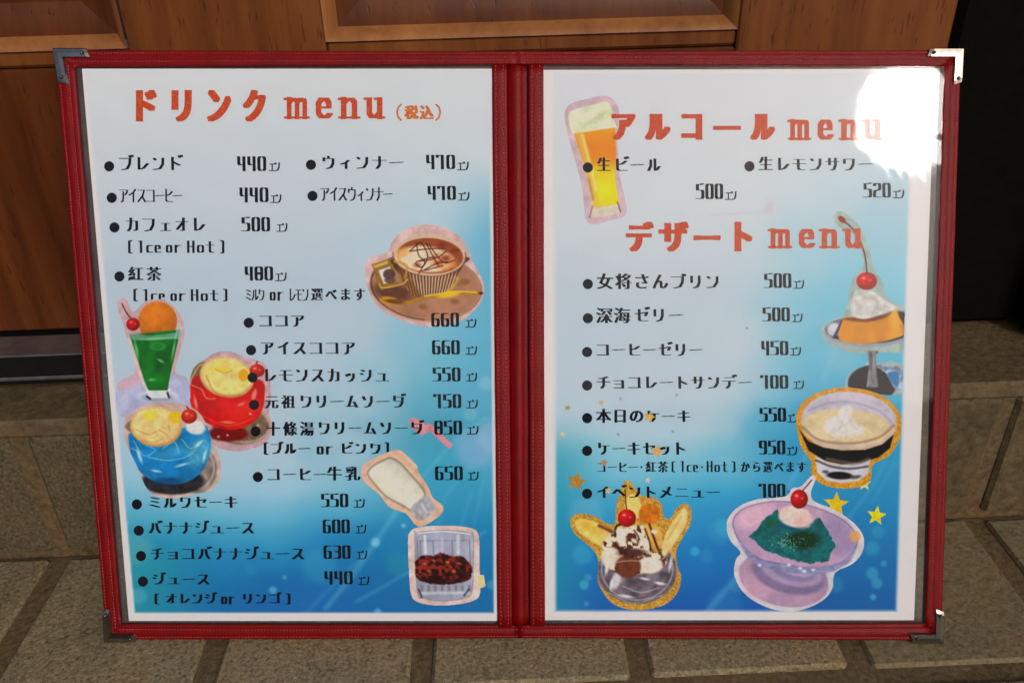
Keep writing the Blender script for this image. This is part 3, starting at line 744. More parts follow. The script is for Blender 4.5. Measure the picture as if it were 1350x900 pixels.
# ---- green melon soda
A = Art((150, 388, 254, 552), 0.6)
A.outline(A.poly([(155, 399), (162, 392), (169, 398), (174, 410), (180, 408), (192, 397), (210, 394), (228, 402), (240, 420), (243, 438), (237, 465), (231, 490), (246, 497), (251, 520), (242, 548), (200, 550), (160, 548), (153, 525), (157, 503), (178, 490), (174, 462), (166, 440), (162, 425), (157, 412)]), (196, 164, 170), 18)
A.fill(A.poly([(156, 508), (180, 494), (232, 493), (248, 505), (246, 545), (158, 546)]), (172, 174, 206), 5, tex=.9 + .2 * A.n(12, seed=3))
A.fill(A.poly([(155, 500), (180, 488), (190, 500), (160, 515)]), (206, 168, 180), 6, .8)
A.fill(A.line([(235, 440), (228, 470), (222, 505)], 3), (206, 196, 178), 2, .8); A.fill(A.line([(170, 446), (180, 480), (192, 512)], 3), (214, 196, 186), 2, .8)
A.fill(A.ell(208, 522, 27, 9), (196, 200, 220), 2); A.fill(A.ell(208, 524, 22, 6), (160, 165, 190), 3)
A.fill(A.poly([(193, 512), (225, 512), (224, 524), (196, 524)], False), (214, 218, 226), 1.5)
A.fill(A.line([(194, 522), (198, 525)], 3), (40, 40, 46), 1.5); A.fill(A.line([(221, 517), (223, 523)], 3), (60, 62, 70), 1.5)
ball = A.ell(208, 423, 25.5, 26)
A.fill(ball, (212, 126, 30), 1.3, clip=A.Y - 443, tex=np.clip(1.05 - .25 * (A.ell(202, 412, 25, 26) + 25) / 40 + .12 * (A.n(6, seed=9) - .5), .6, 1.1))
A.fill(A.ell(205, 440, 22, 4), (170, 88, 20), 5, .6)
A.fill(A.poly([(171, 441), (236, 434), (235, 448), (224, 497), (221, 514), (196, 514), (190, 500), (178, 462)], False), (14, 108, 30), 1.3, tex=.72 + .55 * A.n(13, 20, seed=4))
A.fill(A.poly([(170, 438), (200, 442), (232, 438), (236, 430), (239, 440), (236, 446), (200, 448), (174, 447)], False), (126, 165, 156), 2, .75)
A.fill(A.ell(208, 455, 11, 6), (40, 140, 60), 5, .7); A.fill(np.abs(A.ell(208, 456, 9, 5)) - .6, (70, 160, 90), 1.5, .6)
A.fill(A.line([(236, 427), (231, 445)], 2.2), (150, 190, 195), 2, .7)
A.fill(A.ell(200, 480, 5, 25, -8), (30, 135, 45), 9, .5); A.fill(A.line([(205, 490), (220, 470)], 4), (8, 80, 22), 9, .6)
cherry(A, 175.5, 427, 8.8, 8.5, (192, 14, 24), [(161, 400), (166, 410), (173, 420)])
for (x, y, a, b, q) in ((180, 460, 1.6, 12, -12), (229, 460, 1.6, 12, 10), (205, 446, 20, 1.3, -3), (212, 475, 5, 1.6, 30), (200, 500, 4, 1.4, 0)): A.fill(A.ell(x, y, a, b, q), (150, 214, 160), 2, .65)
A.build('green_soda_picture', LAY * 4, LEFT)

# ---- blue cream soda (over the green one's base)
A = Art((158, 526, 296, 660), 0.6)
A.outline(A.poly([(163, 560), (171, 545), (190, 534), (215, 529), (240, 532), (260, 541), (271, 556), (280, 580), (291, 608), (289, 632), (276, 646), (255, 651), (230, 656), (206, 653), (192, 640), (180, 612), (167, 585)]), (200, 172, 166), 22)
A.fill(A.ell(262, 620, 24, 30, 12), (136, 124, 120), 3, tex=.7 + .6 * A.n(9, seed=3)); A.fill(np.abs(A.ell(262, 618, 20, 25, 12)) - 1, (210, 200, 190), 2, .6)
A.fill(A.ell(228, 634, 42, 17), (44, 44, 48), 3, tex=.7 + .8 * A.n(6, seed=7))
A.fill(A.poly([(165, 562), (176, 552), (185, 560), (180, 572)]), (120, 104, 84), 2, .8)
A.fill(A.poly([(172, 570), (200, 580), (250, 560), (274, 562), (278, 590), (268, 618), (248, 634), (222, 637), (196, 630), (178, 612), (171, 590)]), (26, 124, 182), 1.5, tex=.8 + .4 * A.n(12, seed=6))
A.fill(A.ell(262, 595, 14, 22, 25), (110, 180, 208), 9, .6, tex=.8 + .4 * A.n(4, seed=16)); A.fill(A.ell(228, 595, 22, 8, -15), (80, 160, 196), 8, .6)
for pts in ([(176, 580), (190, 600), (205, 592), (188, 584)], [(196, 602), (222, 606), (248, 600), (268, 580)], [(215, 590), (230, 582), (236, 596)], [(240, 578), (250, 590), (262, 586)], [(174, 590), (184, 596)]):
    A.fill(A.line(pts, 1.3), (160, 205, 205), 1.5, .65)
A.fill(A.ell(222, 634, 20, 5), (20, 70, 110), 4, .7)
A.fill(A.ell(206, 562, 34, 26, 3), (196, 150, 98), 1.5, clip=-(A.Y - 533))
A.fill(A.ell(205, 560, 32, 24, 3), (228, 198, 140), 4, tex=.86 + .26 * A.n(8, seed=2))
for pts in ([(180, 566), (196, 572), (206, 568)], [(210, 566), (220, 572)], [(186, 580), (204, 582), (214, 578)], [(222, 560), (224, 568)]): A.fill(A.line(pts, 1.3), (170, 118, 64), 2, .6)
A.fill(A.ell(198, 547, 9, 7), (232, 200, 72), 3, .9); A.fill(A.ell(231, 549, 8, 8.5), (236, 180, 36), 2, .95)
A.fill(A.ell(258, 563, 13, 9, 10), (214, 212, 216), 3, tex=.9 + .2 * A.n(4, seed=12)); cherry(A, 249.5, 548, 10.5, 9.5, (210, 58, 28), [(250, 540), (246, 535)])
for (x, y, a, b, q) in ((184, 600, 2.2, 10, -20), (262, 584, 5, 2, -40), (240, 612, 8, 1.6, -15), (206, 620, 6, 1.5, 10), (270, 600, 1.8, 8, 15)): A.fill(A.ell(x, y, a, b, q), (206, 232, 240), 2, .75)
A.build('blue_soda_picture', LAY * 5, LEFT)

# ---- salmon brush mark
A = Art((536, 548, 600, 594), 0.7)
A.outline(np.minimum(np.minimum(A.poly([(539, 556), (546, 550), (558, 556), (562, 564), (556, 572), (546, 566)]), A.line([(556, 569), (566, 562)], 9)), A.line([(567, 563), (577, 572), (592, 586)], 8)), (206, 142, 152), 30)
A.build('salmon_mark_picture', LAY * 2, LEFT)

# ---- milk bottle
A = Art((472, 588, 588, 696), 0.6)
A.outline(A.poly([(476, 624), (479, 612), (495, 602), (512, 595), (526, 592), (536, 599), (550, 613), (551, 620), (564, 640), (571, 655), (583, 665), (583, 675), (570, 686), (555, 693), (547, 690), (535, 676), (514, 668), (500, 651), (482, 636)]), (220, 178, 158), 25)
bt = A.poly([(484, 624), (490, 614), (503, 606), (514, 602), (526, 607), (544, 626), (561, 648), (557, 664), (546, 674), (530, 666), (510, 655), (495, 640)])
A.fill(bt, (122, 112, 96), 2); tt = (A.X - 520) * .62 - (A.Y - 635) * .78
A.fill(bt + 1.5, np.array([[216, 212, 198]]) * (1.02 - .16 * (np.abs(tt + 4) / 28)[:, None] ** 2) * np.ones_like(A.C), 4)
A.fill(A.poly([(542, 669), (553, 658), (563, 652), (574, 667), (568, 678), (552, 685)]), (176, 176, 184), 2, tex=.85 + .25 * A.n(5, seed=3))
A.fill(A.line([(556, 664), (562, 674)], 2), (214, 214, 220), 3, .8); A.fill(A.line([(546, 672), (558, 684)], 1.5), (150, 140, 135), 3, .7)
A.build('milk_bottle_picture', LAY * 5, LEFT)

# ---- glass of coffee jelly
A = Art((534, 688, 644, 800), 0.6)
A.outline(np.minimum(A.poly([(538, 710), (541, 700), (552, 694), (590, 692), (620, 695), (630, 702), (632, 720), (632, 745), (633, 780), (624, 791), (600, 796), (575, 797), (552, 793), (542, 782), (539, 745)]), A.poly([(628, 757), (638, 757), (640, 772), (632, 775), (626, 770)], False)), (216, 190, 186), 25)
A.fill(A.poly([(629, 758), (637, 758), (639, 771), (632, 774)], False), (222, 202, 140), 1.5)
g = A.poly([(547, 706), (551, 701), (585, 698), (618, 701), (624, 706), (624, 745), (622, 780), (610, 788), (585, 791), (560, 788), (550, 778)])
A.fill(g, (166, 168, 190), 2, tex=.85 + .25 * A.n(16, 30, seed=2)); A.fill(np.abs(g) - .5, (110, 105, 118), 1.5, .5)
for x in (550, 554, 571, 596, 619): A.fill(A.line([(x, 712), (x + 1, 740)], 1.1), (96, 92, 110), 2, .7)
A.fill(A.line([(555, 712), (618, 711)], 1.2), (120, 118, 140), 2, .6)
for x in range(556, 620, 9): A.fill(A.line([(x, 772), (x, 779)], 3), (120, 105, 112), 3, .7)
A.fill(A.line([(556, 781), (618, 780)], 4), (200, 202, 214), 3, .8); A.fill(A.line([(552, 776), (556, 786)], 2.4), (60, 50, 56), 2, .8); A.fill(A.line([(612, 784), (618, 776)], 2.4), (60, 50, 56), 2, .8)
j = A.poly([(547, 745), (550, 735), (560, 731), (570, 732), (578, 728), (586, 729), (598, 732), (606, 731), (616, 738), (622, 746), (620, 762), (602, 768), (583, 770), (564, 768), (549, 760)]) + (A.n(4, seed=5) - .5) * 3
nz = A.n(4.5, seed=6)
A.fill(j, mixn(np.array([[50, 16, 12]]) * np.ones_like(A.C), np.array([[150, 54, 38]]) * np.ones_like(A.C), sst(.35, .75, nz) * (1 - .6 * sst(752, 768, A.Y))), 1.5)
A.fill(A.line([(560, 706), (561, 728)], 3.5), (226, 228, 236), 2.5, .8); A.fill(A.line([(604, 706), (604, 730)], 5), (214, 216, 228), 3, .7); A.fill(A.line([(583, 708), (583, 726)], 3), (206, 208, 222), 3, .6); A.fill(A.line([(552, 702), (585, 699.5), (620, 703)], 1.6), (236, 236, 242), 1.5, .8)
for (x, y) in ((560, 742), (572, 738), (590, 740), (606, 742), (598, 752), (566, 752)): A.fill(A.ell(x, y, 2.6, 1.5, 20), (206, 120, 96), 1.6, .7)
A.build('coffee_jelly_glass_picture', LAY * 2, LEFT)

# ---- beer
A = Art((740, 122, 830, 298), 0.6)
A.outline(A.poly([(745, 160), (745, 147), (753, 136), (775, 130), (795, 126), (808, 131), (816, 145), (814, 180), (817, 230), (825, 268), (824, 284), (805, 290), (785, 295), (773, 291), (770, 270), (765, 235), (752, 190)]), (196, 170, 182), 16)
A.fill(A.line([(762, 180), (772, 220), (780, 255), (782, 284)], 5), (206, 190, 176), 3, .8)
A.fill(A.poly([(750, 160), (751, 148), (765, 142), (785, 137), (799, 134), (806, 142), (808, 155), (811, 170), (780, 174), (757, 178)]), (214, 214, 190), 2, tex=.93 + .12 * A.n(12, seed=5))
A.fill(A.poly([(765, 170), (780, 155), (803, 145), (808, 158), (800, 152), (782, 162)]), (176, 180, 140), 8, .6)
beer = A.poly([(757, 176), (784, 172), (811, 168), (812, 200), (811, 235), (816, 268), (800, 272), (784, 272), (779, 248), (770, 215), (762, 193)], False)
A.fill(beer, grad(A.Y, [(170, (226, 150, 14)), (195, (222, 128, 4)), (212, (222, 140, 4)), (225, (240, 192, 6)), (255, (248, 214, 10)), (272, (240, 192, 8))]), 1.5)
A.fill(A.line([(764, 178), (774, 215), (783, 250), (785, 272)], 9), (214, 176, 96), 5, .75); A.fill(A.line([(768, 178), (778, 216), (786, 250)], 3), (240, 226, 180), 4, .7)
A.fill(A.line([(776, 235), (782, 262)], 3), (170, 120, 60), 3, .7)
A.fill(A.poly([(783, 274), (815, 269), (818, 281), (800, 285), (782, 286)], False), (206, 196, 182), 2.5); A.fill(A.line([(814, 266), (818, 279)], 1.5), (70, 60, 50), 1.5, .8); A.fill(A.line([(781, 272), (777, 286)], 1.6), (90, 70, 50), 1.5, .6)
A.build('beer_glass_picture', LAY * 2, RIGHT)

# ---- custard pudding
A = Art((1076, 272, 1200, 522), 0.6)
A.outline(np.maximum(A.poly([(1099, 290), (1103, 279), (1113, 280), (1130, 294), (1142, 314), (1149, 340), (1154, 358), (1163, 370), (1167, 386), (1180, 399), (1198, 410), (1200, 460), (1170, 464), (1156, 466), (1157, 478), (1178, 476), (1198, 488), (1198, 512), (1175, 520), (1120, 514), (1116, 500), (1124, 488), (1141, 480), (1142, 466), (1120, 464), (1092, 452), (1082, 437), (1090, 425), (1110, 415), (1117, 400), (1121, 378), (1128, 361), (1138, 350), (1134, 325), (1124, 308), (1108, 300)]), R_CLIP(A)), (158, 174, 172), 22)
A.fill(A.ell(1150, 505, 32, 24), (38, 34, 46), 2, tex=.6 + .9 * A.n(9, seed=4)); A.fill(A.poly([(1155, 482), (1180, 481), (1196, 492), (1196, 510), (1180, 512), (1168, 492)]), (150, 165, 190), 2, tex=.5 + .9 * A.n(5, 5, seed=2))
A.fill(A.poly([(1170, 492), (1184, 490), (1184, 508), (1178, 506)]), (40, 120, 170), 2)
A.fill(A.poly([(1143, 462), (1158, 462), (1155, 480), (1158, 510), (1142, 510), (1146, 480)], False), (120, 118, 124), 2, tex=.5 + 1.0 * A.n(4, 12, seed=7))
A.fill(A.ell(1145, 437, 58, 20), (150, 156, 172), 1.5); A.fill(A.ell(1145, 434, 56, 18), (30, 24, 28), 1.5); A.fill(A.ell(1145, 432, 53, 15.5), (120, 124, 148), 1.5)
A.fill(A.ell(1099, 434, 9, 9, 20), (205, 205, 218), 3, .9); A.fill(A.line([(1110, 424), (1100, 444)], 4), (48, 46, 84), 2, .9); A.fill(A.ell(1186, 420, 12, 10), (50, 40, 44), 3)
pud = A.poly([(1110, 424), (1118, 417), (1140, 420), (1160, 417), (1180, 409), (1186, 418), (1194, 438), (1175, 447), (1150, 452), (1125, 452), (1106, 446)])
A.fill(pud, (204, 138, 36), 1.5, tex=np.clip(.92 + .16 * A.n(14, seed=2) + .12 * np.exp(-((A.X - 1178) / 6) ** 2), 0, 1.15)); A.fill(A.poly([(1112, 420), (1140, 424), (1165, 419), (1176, 411), (1160, 415), (1135, 417)]), (110, 56, 22), 2.5, .85)
A.fill(A.line([(1178, 414), (1186, 440)], 5), (230, 176, 96), 6, .6)
cr = A.poly([(1124, 392), (1130, 382), (1152, 384), (1162, 392), (1172, 398), (1184, 406), (1172, 410), (1160, 414), (1150, 418), (1138, 420), (1124, 416), (1121, 404)])
A.fill(cr, (196, 192, 192), 2, tex=.86 + .26 * A.n(7, seed=5)); A.fill(A.line([(1150, 390), (1158, 400), (1152, 410)], 2), (160, 155, 158), 4, .6); A.fill(A.line([(1165, 398), (1180, 406)], 2), (222, 218, 218), 3, .6)
cherry(A, 1142.5, 370, 13.5, 11.5, (206, 14, 26)); A.fill(A.line([(1107, 288), (1122, 299), (1133, 316), (1140, 335), (1143, 360)], 1.7), (74, 34, 28)); A.fill(A.ell(1110, 289, 6, 3.5, 40), (150, 30, 30), 1.5)
A.build('pudding_picture', LAY * 2, RIGHT)

# ---- coffee jelly bowl
A = Art((1044, 504, 1192, 648), 0.6)
A.outline(A.poly([(1050, 560), (1051, 542), (1062, 526), (1083, 515), (1110, 510), (1140, 513), (1165, 522), (1182, 538), (1188, 555), (1185, 580), (1172, 600), (1151, 612), (1148, 630), (1136, 640), (1110, 643), (1085, 638), (1070, 625), (1069, 607), (1056, 588)]), (204, 146, 48), 20, glit=.35)
A.fill(A.ell(1119, 556, 63, 40, 2), (198, 182, 172), 1.5)
A.fill(A.ell(1119, 551, 61, 35, 3), (196, 188, 206), 2, tex=.92 + .12 * A.n(20, seed=3)); A.fill(A.line([(1066, 540), (1095, 530), (1125, 530), (1160, 542), (1178, 560)], 2), (150, 142, 160), 4, .6)
A.fill(A.ell(1117, 562, 58.5, 24, 4), (214, 194, 160), 2, tex=.94 + .1 * A.n(20, seed=5))
A.fill(A.line([(1058, 562), (1075, 577), (1100, 583), (1130, 583), (1160, 575), (1178, 560)], 3.5), (160, 128, 110), 2.5, .8)
A.fill(A.poly([(1054, 566), (1066, 581), (1085, 589), (1110, 593), (1140, 592), (1163, 585), (1178, 572), (1173, 590), (1158, 602), (1135, 609), (1110, 611), (1086, 606), (1066, 593)], False), (16, 12, 10), 2)
A.fill(A.line([(1060, 570), (1085, 586), (1110, 590), (1145, 589), (1172, 574)], 2.2), (206, 178, 146), 2, .9)
A.fill(A.poly([(1075, 600), (1090, 608), (1110, 612), (1135, 610), (1148, 604), (1144, 624), (1132, 633), (1110, 636), (1090, 633), (1077, 622)], False), (198, 196, 206), 2)
A.fill(A.line([(1076, 606), (1096, 614), (1120, 617), (1144, 614)], 2.5), (50, 44, 50), 2.5, .8); A.fill(A.line([(1090, 604), (1125, 610), (1145, 604)], 4), (120, 108, 112), 4, .8)
A.fill(A.ell(1107, 626, 17, 5, 3), (22, 20, 24), 2); A.fill(A.ell(1128, 628, 7, 2.5, -10), (70, 66, 72), 2, .8); A.fill(A.ell(1088, 621, 4, 2), (60, 56, 60), 2, .8)
for (x, y, r) in ((1095, 563, 9), (1105, 568, 11), (1122, 567, 10), (1132, 566, 7), (1104, 556, 10), (1118, 557, 11), (1113, 547, 9), (1116, 540, 8), (1094, 556, 6)): A.fill(A.ell(x, y, r, r * .85), (222, 216, 216), 4, .9, tex=np.clip(.93 + .12 * (A.n(5, seed=x % 7) - .2), 0, 1.05))
for pts in ([(1104, 548), (1110, 556), (1106, 566)], [(1120, 548), (1124, 560), (1130, 566)]): A.fill(A.line(pts, 1.5), (190, 180, 178), 4, .6)
A.build('coffee_jelly_bowl_picture', LAY * 4, RIGHT)

# ---- stars
def star_pic(x, y, R, col, rot, h, r=.45):
    A = Art((x - R - 2, y - R - 2, x + R + 2, y + R + 2), 0.6)
    A.outline(A.star(x, y, R, rot, r), col, 25, glit=.15); A.build('star_picture', h, RIGHT)
star_pic(1102, 664, 17, (240, 190, 20), 5, LAY * 2); star_pic(1155.5, 679, 13.5, (226, 202, 16), 8, LAY * 3); star_pic(1139.5, 637, 9.5, (206, 214, 130), 0, LAY * 2)
star_pic(760, 634, 13.5, (190, 138, 58), 12, LAY * 5)
for (x, y, R, c) in ((748.5, 537, 5, (165, 150, 110)), (793, 530, 5, (200, 175, 130)), (741.5, 572, 5, (205, 190, 170)), (856, 549, 8, (210, 168, 88)), (866, 594, 9, (214, 160, 96)),
                     (796, 609, 5.5, (190, 140, 80)), (854, 632, 5, (205, 196, 175)), (802, 646, 5, (214, 190, 130))):
    star_pic(x, y, R, c, 15, LAY * 6)

# ---- sundae
A = Art((746, 626, 916, 808), 0.6)
A.outline(A.poly([(752, 690), (754, 680), (766, 676), (785, 680), (802, 690), (811, 688), (812, 668), (818, 648), (825, 632), (834, 638), (845, 652), (860, 654), (872, 664), (875, 680), (884, 682), (893, 668), (904, 663), (911, 671), (910, 690), (900, 708), (892, 725), (893, 745), (898, 760), (893, 780), (880, 794), (860, 801), (835, 803), (810, 796), (795, 780), (788, 762), (789, 740), (783, 725), (768, 712), (757, 702)]), (192, 148, 66), 18, glit=.4)
A.fill(A.ell(840, 752, 52, 43), (116, 104, 116), 2, tex=.6 + .75 * A.n(9, seed=3)); A.fill(np.abs(A.ell(840, 748, 47, 42)) - .8, (206, 202, 210), 2, .6, clip=740 - A.Y)
A.fill(A.ell(812, 764, 6, 12, 20), (222, 220, 228), 4, .8); A.fill(A.line([(822, 772), (845, 780), (868, 774)], 1.6), (190, 186, 196), 2, .7); A.fill(A.line([(802, 780), (835, 794), (872, 784)], 1.4), (196, 194, 204), 2, .6)
A.fill(A.poly([(758, 688), (766, 683), (782, 686), (798, 694), (810, 706), (812, 722), (798, 722), (780, 712), (764, 701)]), (232, 196, 112), 2, tex=.9 + .2 * A.n(9, seed=3))
A.fill(A.ell(777, 694, 14, 5, 25), (222, 168, 60), 5, .7); A.fill(A.line([(790, 692), (806, 700), (815, 708)], 4), (96, 44, 22), 3, .8)
A.fill(A.poly([(872, 722), (880, 698), (892, 680), (902, 669), (906, 676), (904, 690), (894, 708), (882, 724), (874, 734)]), (236, 200, 140), 2, tex=.92 + .15 * A.n(9, seed=5)); A.fill(A.line([(880, 710), (898, 680)], 2), (206, 140, 60), 3, .6)
A.fill(A.poly([(824, 660), (834, 650), (844, 660), (844, 680), (828, 682)]), (226, 202, 122), 2); A.fill(A.ell(856, 677, 14, 14), (196, 116, 24), 2.5, tex=.8 + .4 * A.n(5, seed=6))
A.fill(A.poly([(796, 712), (812, 700), (835, 692), (860, 694), (874, 706), (872, 728), (880, 740), (860, 752), (830, 756), (805, 750), (795, 732)]), mixn(np.array([[226, 210, 188]]) * np.ones_like(A.C), np.array([[96, 52, 40]]) * np.ones_like(A.C), sst(.5, .62, A.n(5.5, seed=11))), 3)
A.fill(A.poly([(850, 692), (862, 690), (874, 704), (870, 724), (862, 726), (854, 708)]), (226, 170, 84), 3, .9, tex=.85 + .3 * A.n(4, 12, seed=3)); A.fill(A.line([(856, 690), (862, 708), (868, 724)], 3), (66, 26, 16), 2, .85)
A.fill(A.ell(818, 706, 7, 14, -15), (226, 222, 206), 3, .9); A.fill(A.line([(811, 706), (812, 694), (818, 690)], 3), (40, 22, 20), 2, .9)
A.fill(A.ell(805, 734, 13, 14), (220, 206, 192), 3, .9, tex=.88 + .24 * A.n(5, seed=8)); A.fill(A.ell(857, 744, 17, 11), (222, 210, 194), 3, .95, tex=.88 + .24 * A.n(5, seed=9))
A.fill(A.ell(828, 746, 17, 15), (112, 58, 36), 3, .95); A.fill(A.ell(834, 728, 18, 6), (60, 28, 24), 4, .85, tex=.7 + .8 * A.n(3, seed=5))
A.fill(A.line([(800, 742), (830, 738), (870, 738), (888, 716)], 1.2), (216, 206, 206), 2, .6)
cherry(A, 826.5, 682, 12, 11.5, (206, 18, 24), [(824, 645), (825, 662), (827, 674)])
for (x, y, a, b) in ((800, 748, 2, 9), (884, 742, 2, 10), (870, 768, 7, 2), (826, 785, 9, 1.8), (806, 770, 2, 6), (850, 762, 6, 1.6)): A.fill(A.ell(x, y, a, b, 10), (236, 234, 240), 2, .8)
for (x, y) in ((816, 700), (840, 702), (848, 716), (822, 716), (862, 700), (836, 712), (800, 728), (862, 740)): A.fill(A.ell(x, y, 4.2, 2.6, x % 50), (240, 234, 220), 2, .85)
for pts in ([(836, 698), (842, 708), (840, 718)], [(850, 696), (856, 712), (858, 726)], [(808, 714), (816, 722), (824, 720)]): A.fill(A.line(pts, 2.2), (74, 34, 24), 1.8, .85)
A.build('sundae_picture', LAY * 2, RIGHT)

# ---- green jelly in a glass bowl
A = Art((952, 622, 1142, 810), 0.6)
A.outline(A.poly([(958, 696), (960, 682), (972, 668), (995, 658), (1025, 655), (1038, 652), (1044, 643), (1056, 640), (1070, 626), (1075, 631), (1069, 648), (1074, 660), (1100, 671), (1125, 688), (1138, 706), (1137, 726), (1124, 742), (1101, 754), (1097, 775), (1085, 790), (1060, 802), (1035, 805), (1005, 797), (980, 780), (968, 757), (970, 737), (976, 727), (963, 712)]), (204, 198, 208), 10)
A.fill(A.ell(1033, 762, 60, 36, 12), (176, 146, 174), 2, tex=.92 + .12 * A.n(18, seed=3))
A.fill(A.ell(1000, 770, 22, 20, 30), (206, 166, 190), 9, .6)
for (cx_, cy_, rx2, ry2, c, a) in ((1040, 755, 50, 26, (120, 108, 146), .8), (1044, 750, 42, 21, (168, 150, 184), 1), (1046, 750, 30, 15, (130, 118, 158), .7), (1050, 746, 24, 12, (182, 168, 196), .9)):
    A.fill(A.ell(cx_, cy_, rx2, ry2, 14), c, 4, a, clip=-(A.Y - 728))
bowl = A.poly([(966, 690), (975, 673), (1000, 663), (1030, 660), (1065, 665), (1100, 678), (1122, 694), (1130, 712), (1122, 730), (1100, 744), (1065, 748), (1030, 742), (1000, 735), (978, 716)])
A.fill(bowl, (186, 154, 184), 2, tex=.95 + .1 * A.n(20, seed=5)); A.fill(A.ell(995, 680, 26, 13, -15), (218, 178, 198), 9, .8); A.fill(A.ell(1105, 706, 20, 28, -30), (150, 136, 176), 9, .7)
A.fill(np.abs(bowl) - .7, (96, 86, 124), 2, .6); A.fill(A.poly([(968, 700), (985, 722), (1010, 738), (1065, 746), (1110, 740), (1128, 718), (1118, 742), (1080, 756), (1030, 752), (990, 738)]), (138, 138, 178), 3, .85, tex=.8 + .4 * A.n(6, 4, seed=4))
for (x, y) in ((1001, 744), (1055, 748), (1060, 752), (1072, 750), (1040, 744)): A.fill(A.ell(x, y, 2.5, 1.8), (226, 226, 236), 2, .8)
jl = A.poly([(1025, 671), (1030, 684), (1046, 692), (1066, 694), (1074, 684), (1080, 680), (1090, 696), (1101, 718), (1098, 724), (1092, 738), (1066, 742), (1040, 736), (1008, 724), (988, 706), (1000, 696), (1006, 684)], False) + (A.n(4, seed=5) - .5) * 4
A.fill(jl, mixn(np.array([[4, 78, 84]]) * np.ones_like(A.C), np.array([[20, 128, 130]]) * np.ones_like(A.C), A.n(6, seed=6)), 1.6)
A.fill(A.ell(1058, 711, 22, 12, 0), (4, 54, 28), 6, .9); A.fill(A.ell(1017, 688, 8, 6), (20, 100, 60), 5, .7); A.fill(A.ell(1046, 692, 20, 5), (10, 70, 120), 5, .6)
sp = noise(A.X / 1.6, A.Y / 1.6, 31); A.fill(jl + 3, (150, 190, 170), 1.5, .5, clip=(0.9 - sp) * 14 + A.ell(1040, 714, 34, 16) * .3)
A.fill(A.ell(1048, 680, 22, 14, 10), (226, 196, 190), 3, tex=.9 + .2 * A.n(4, seed=4)); A.fill(A.ell(1058, 687, 12, 9), (214, 180, 176), 5, .6)
cherry(A, 1053.5, 657, 11.5, 12.5, (196, 20, 28), [(1058, 646), (1070, 632)]); A.fill(A.ell(1127, 706, 7.5, 7.5), (216, 160, 106), 3, .9)
A.build('green_jelly_bowl_picture', LAY * 5, RIGHT)

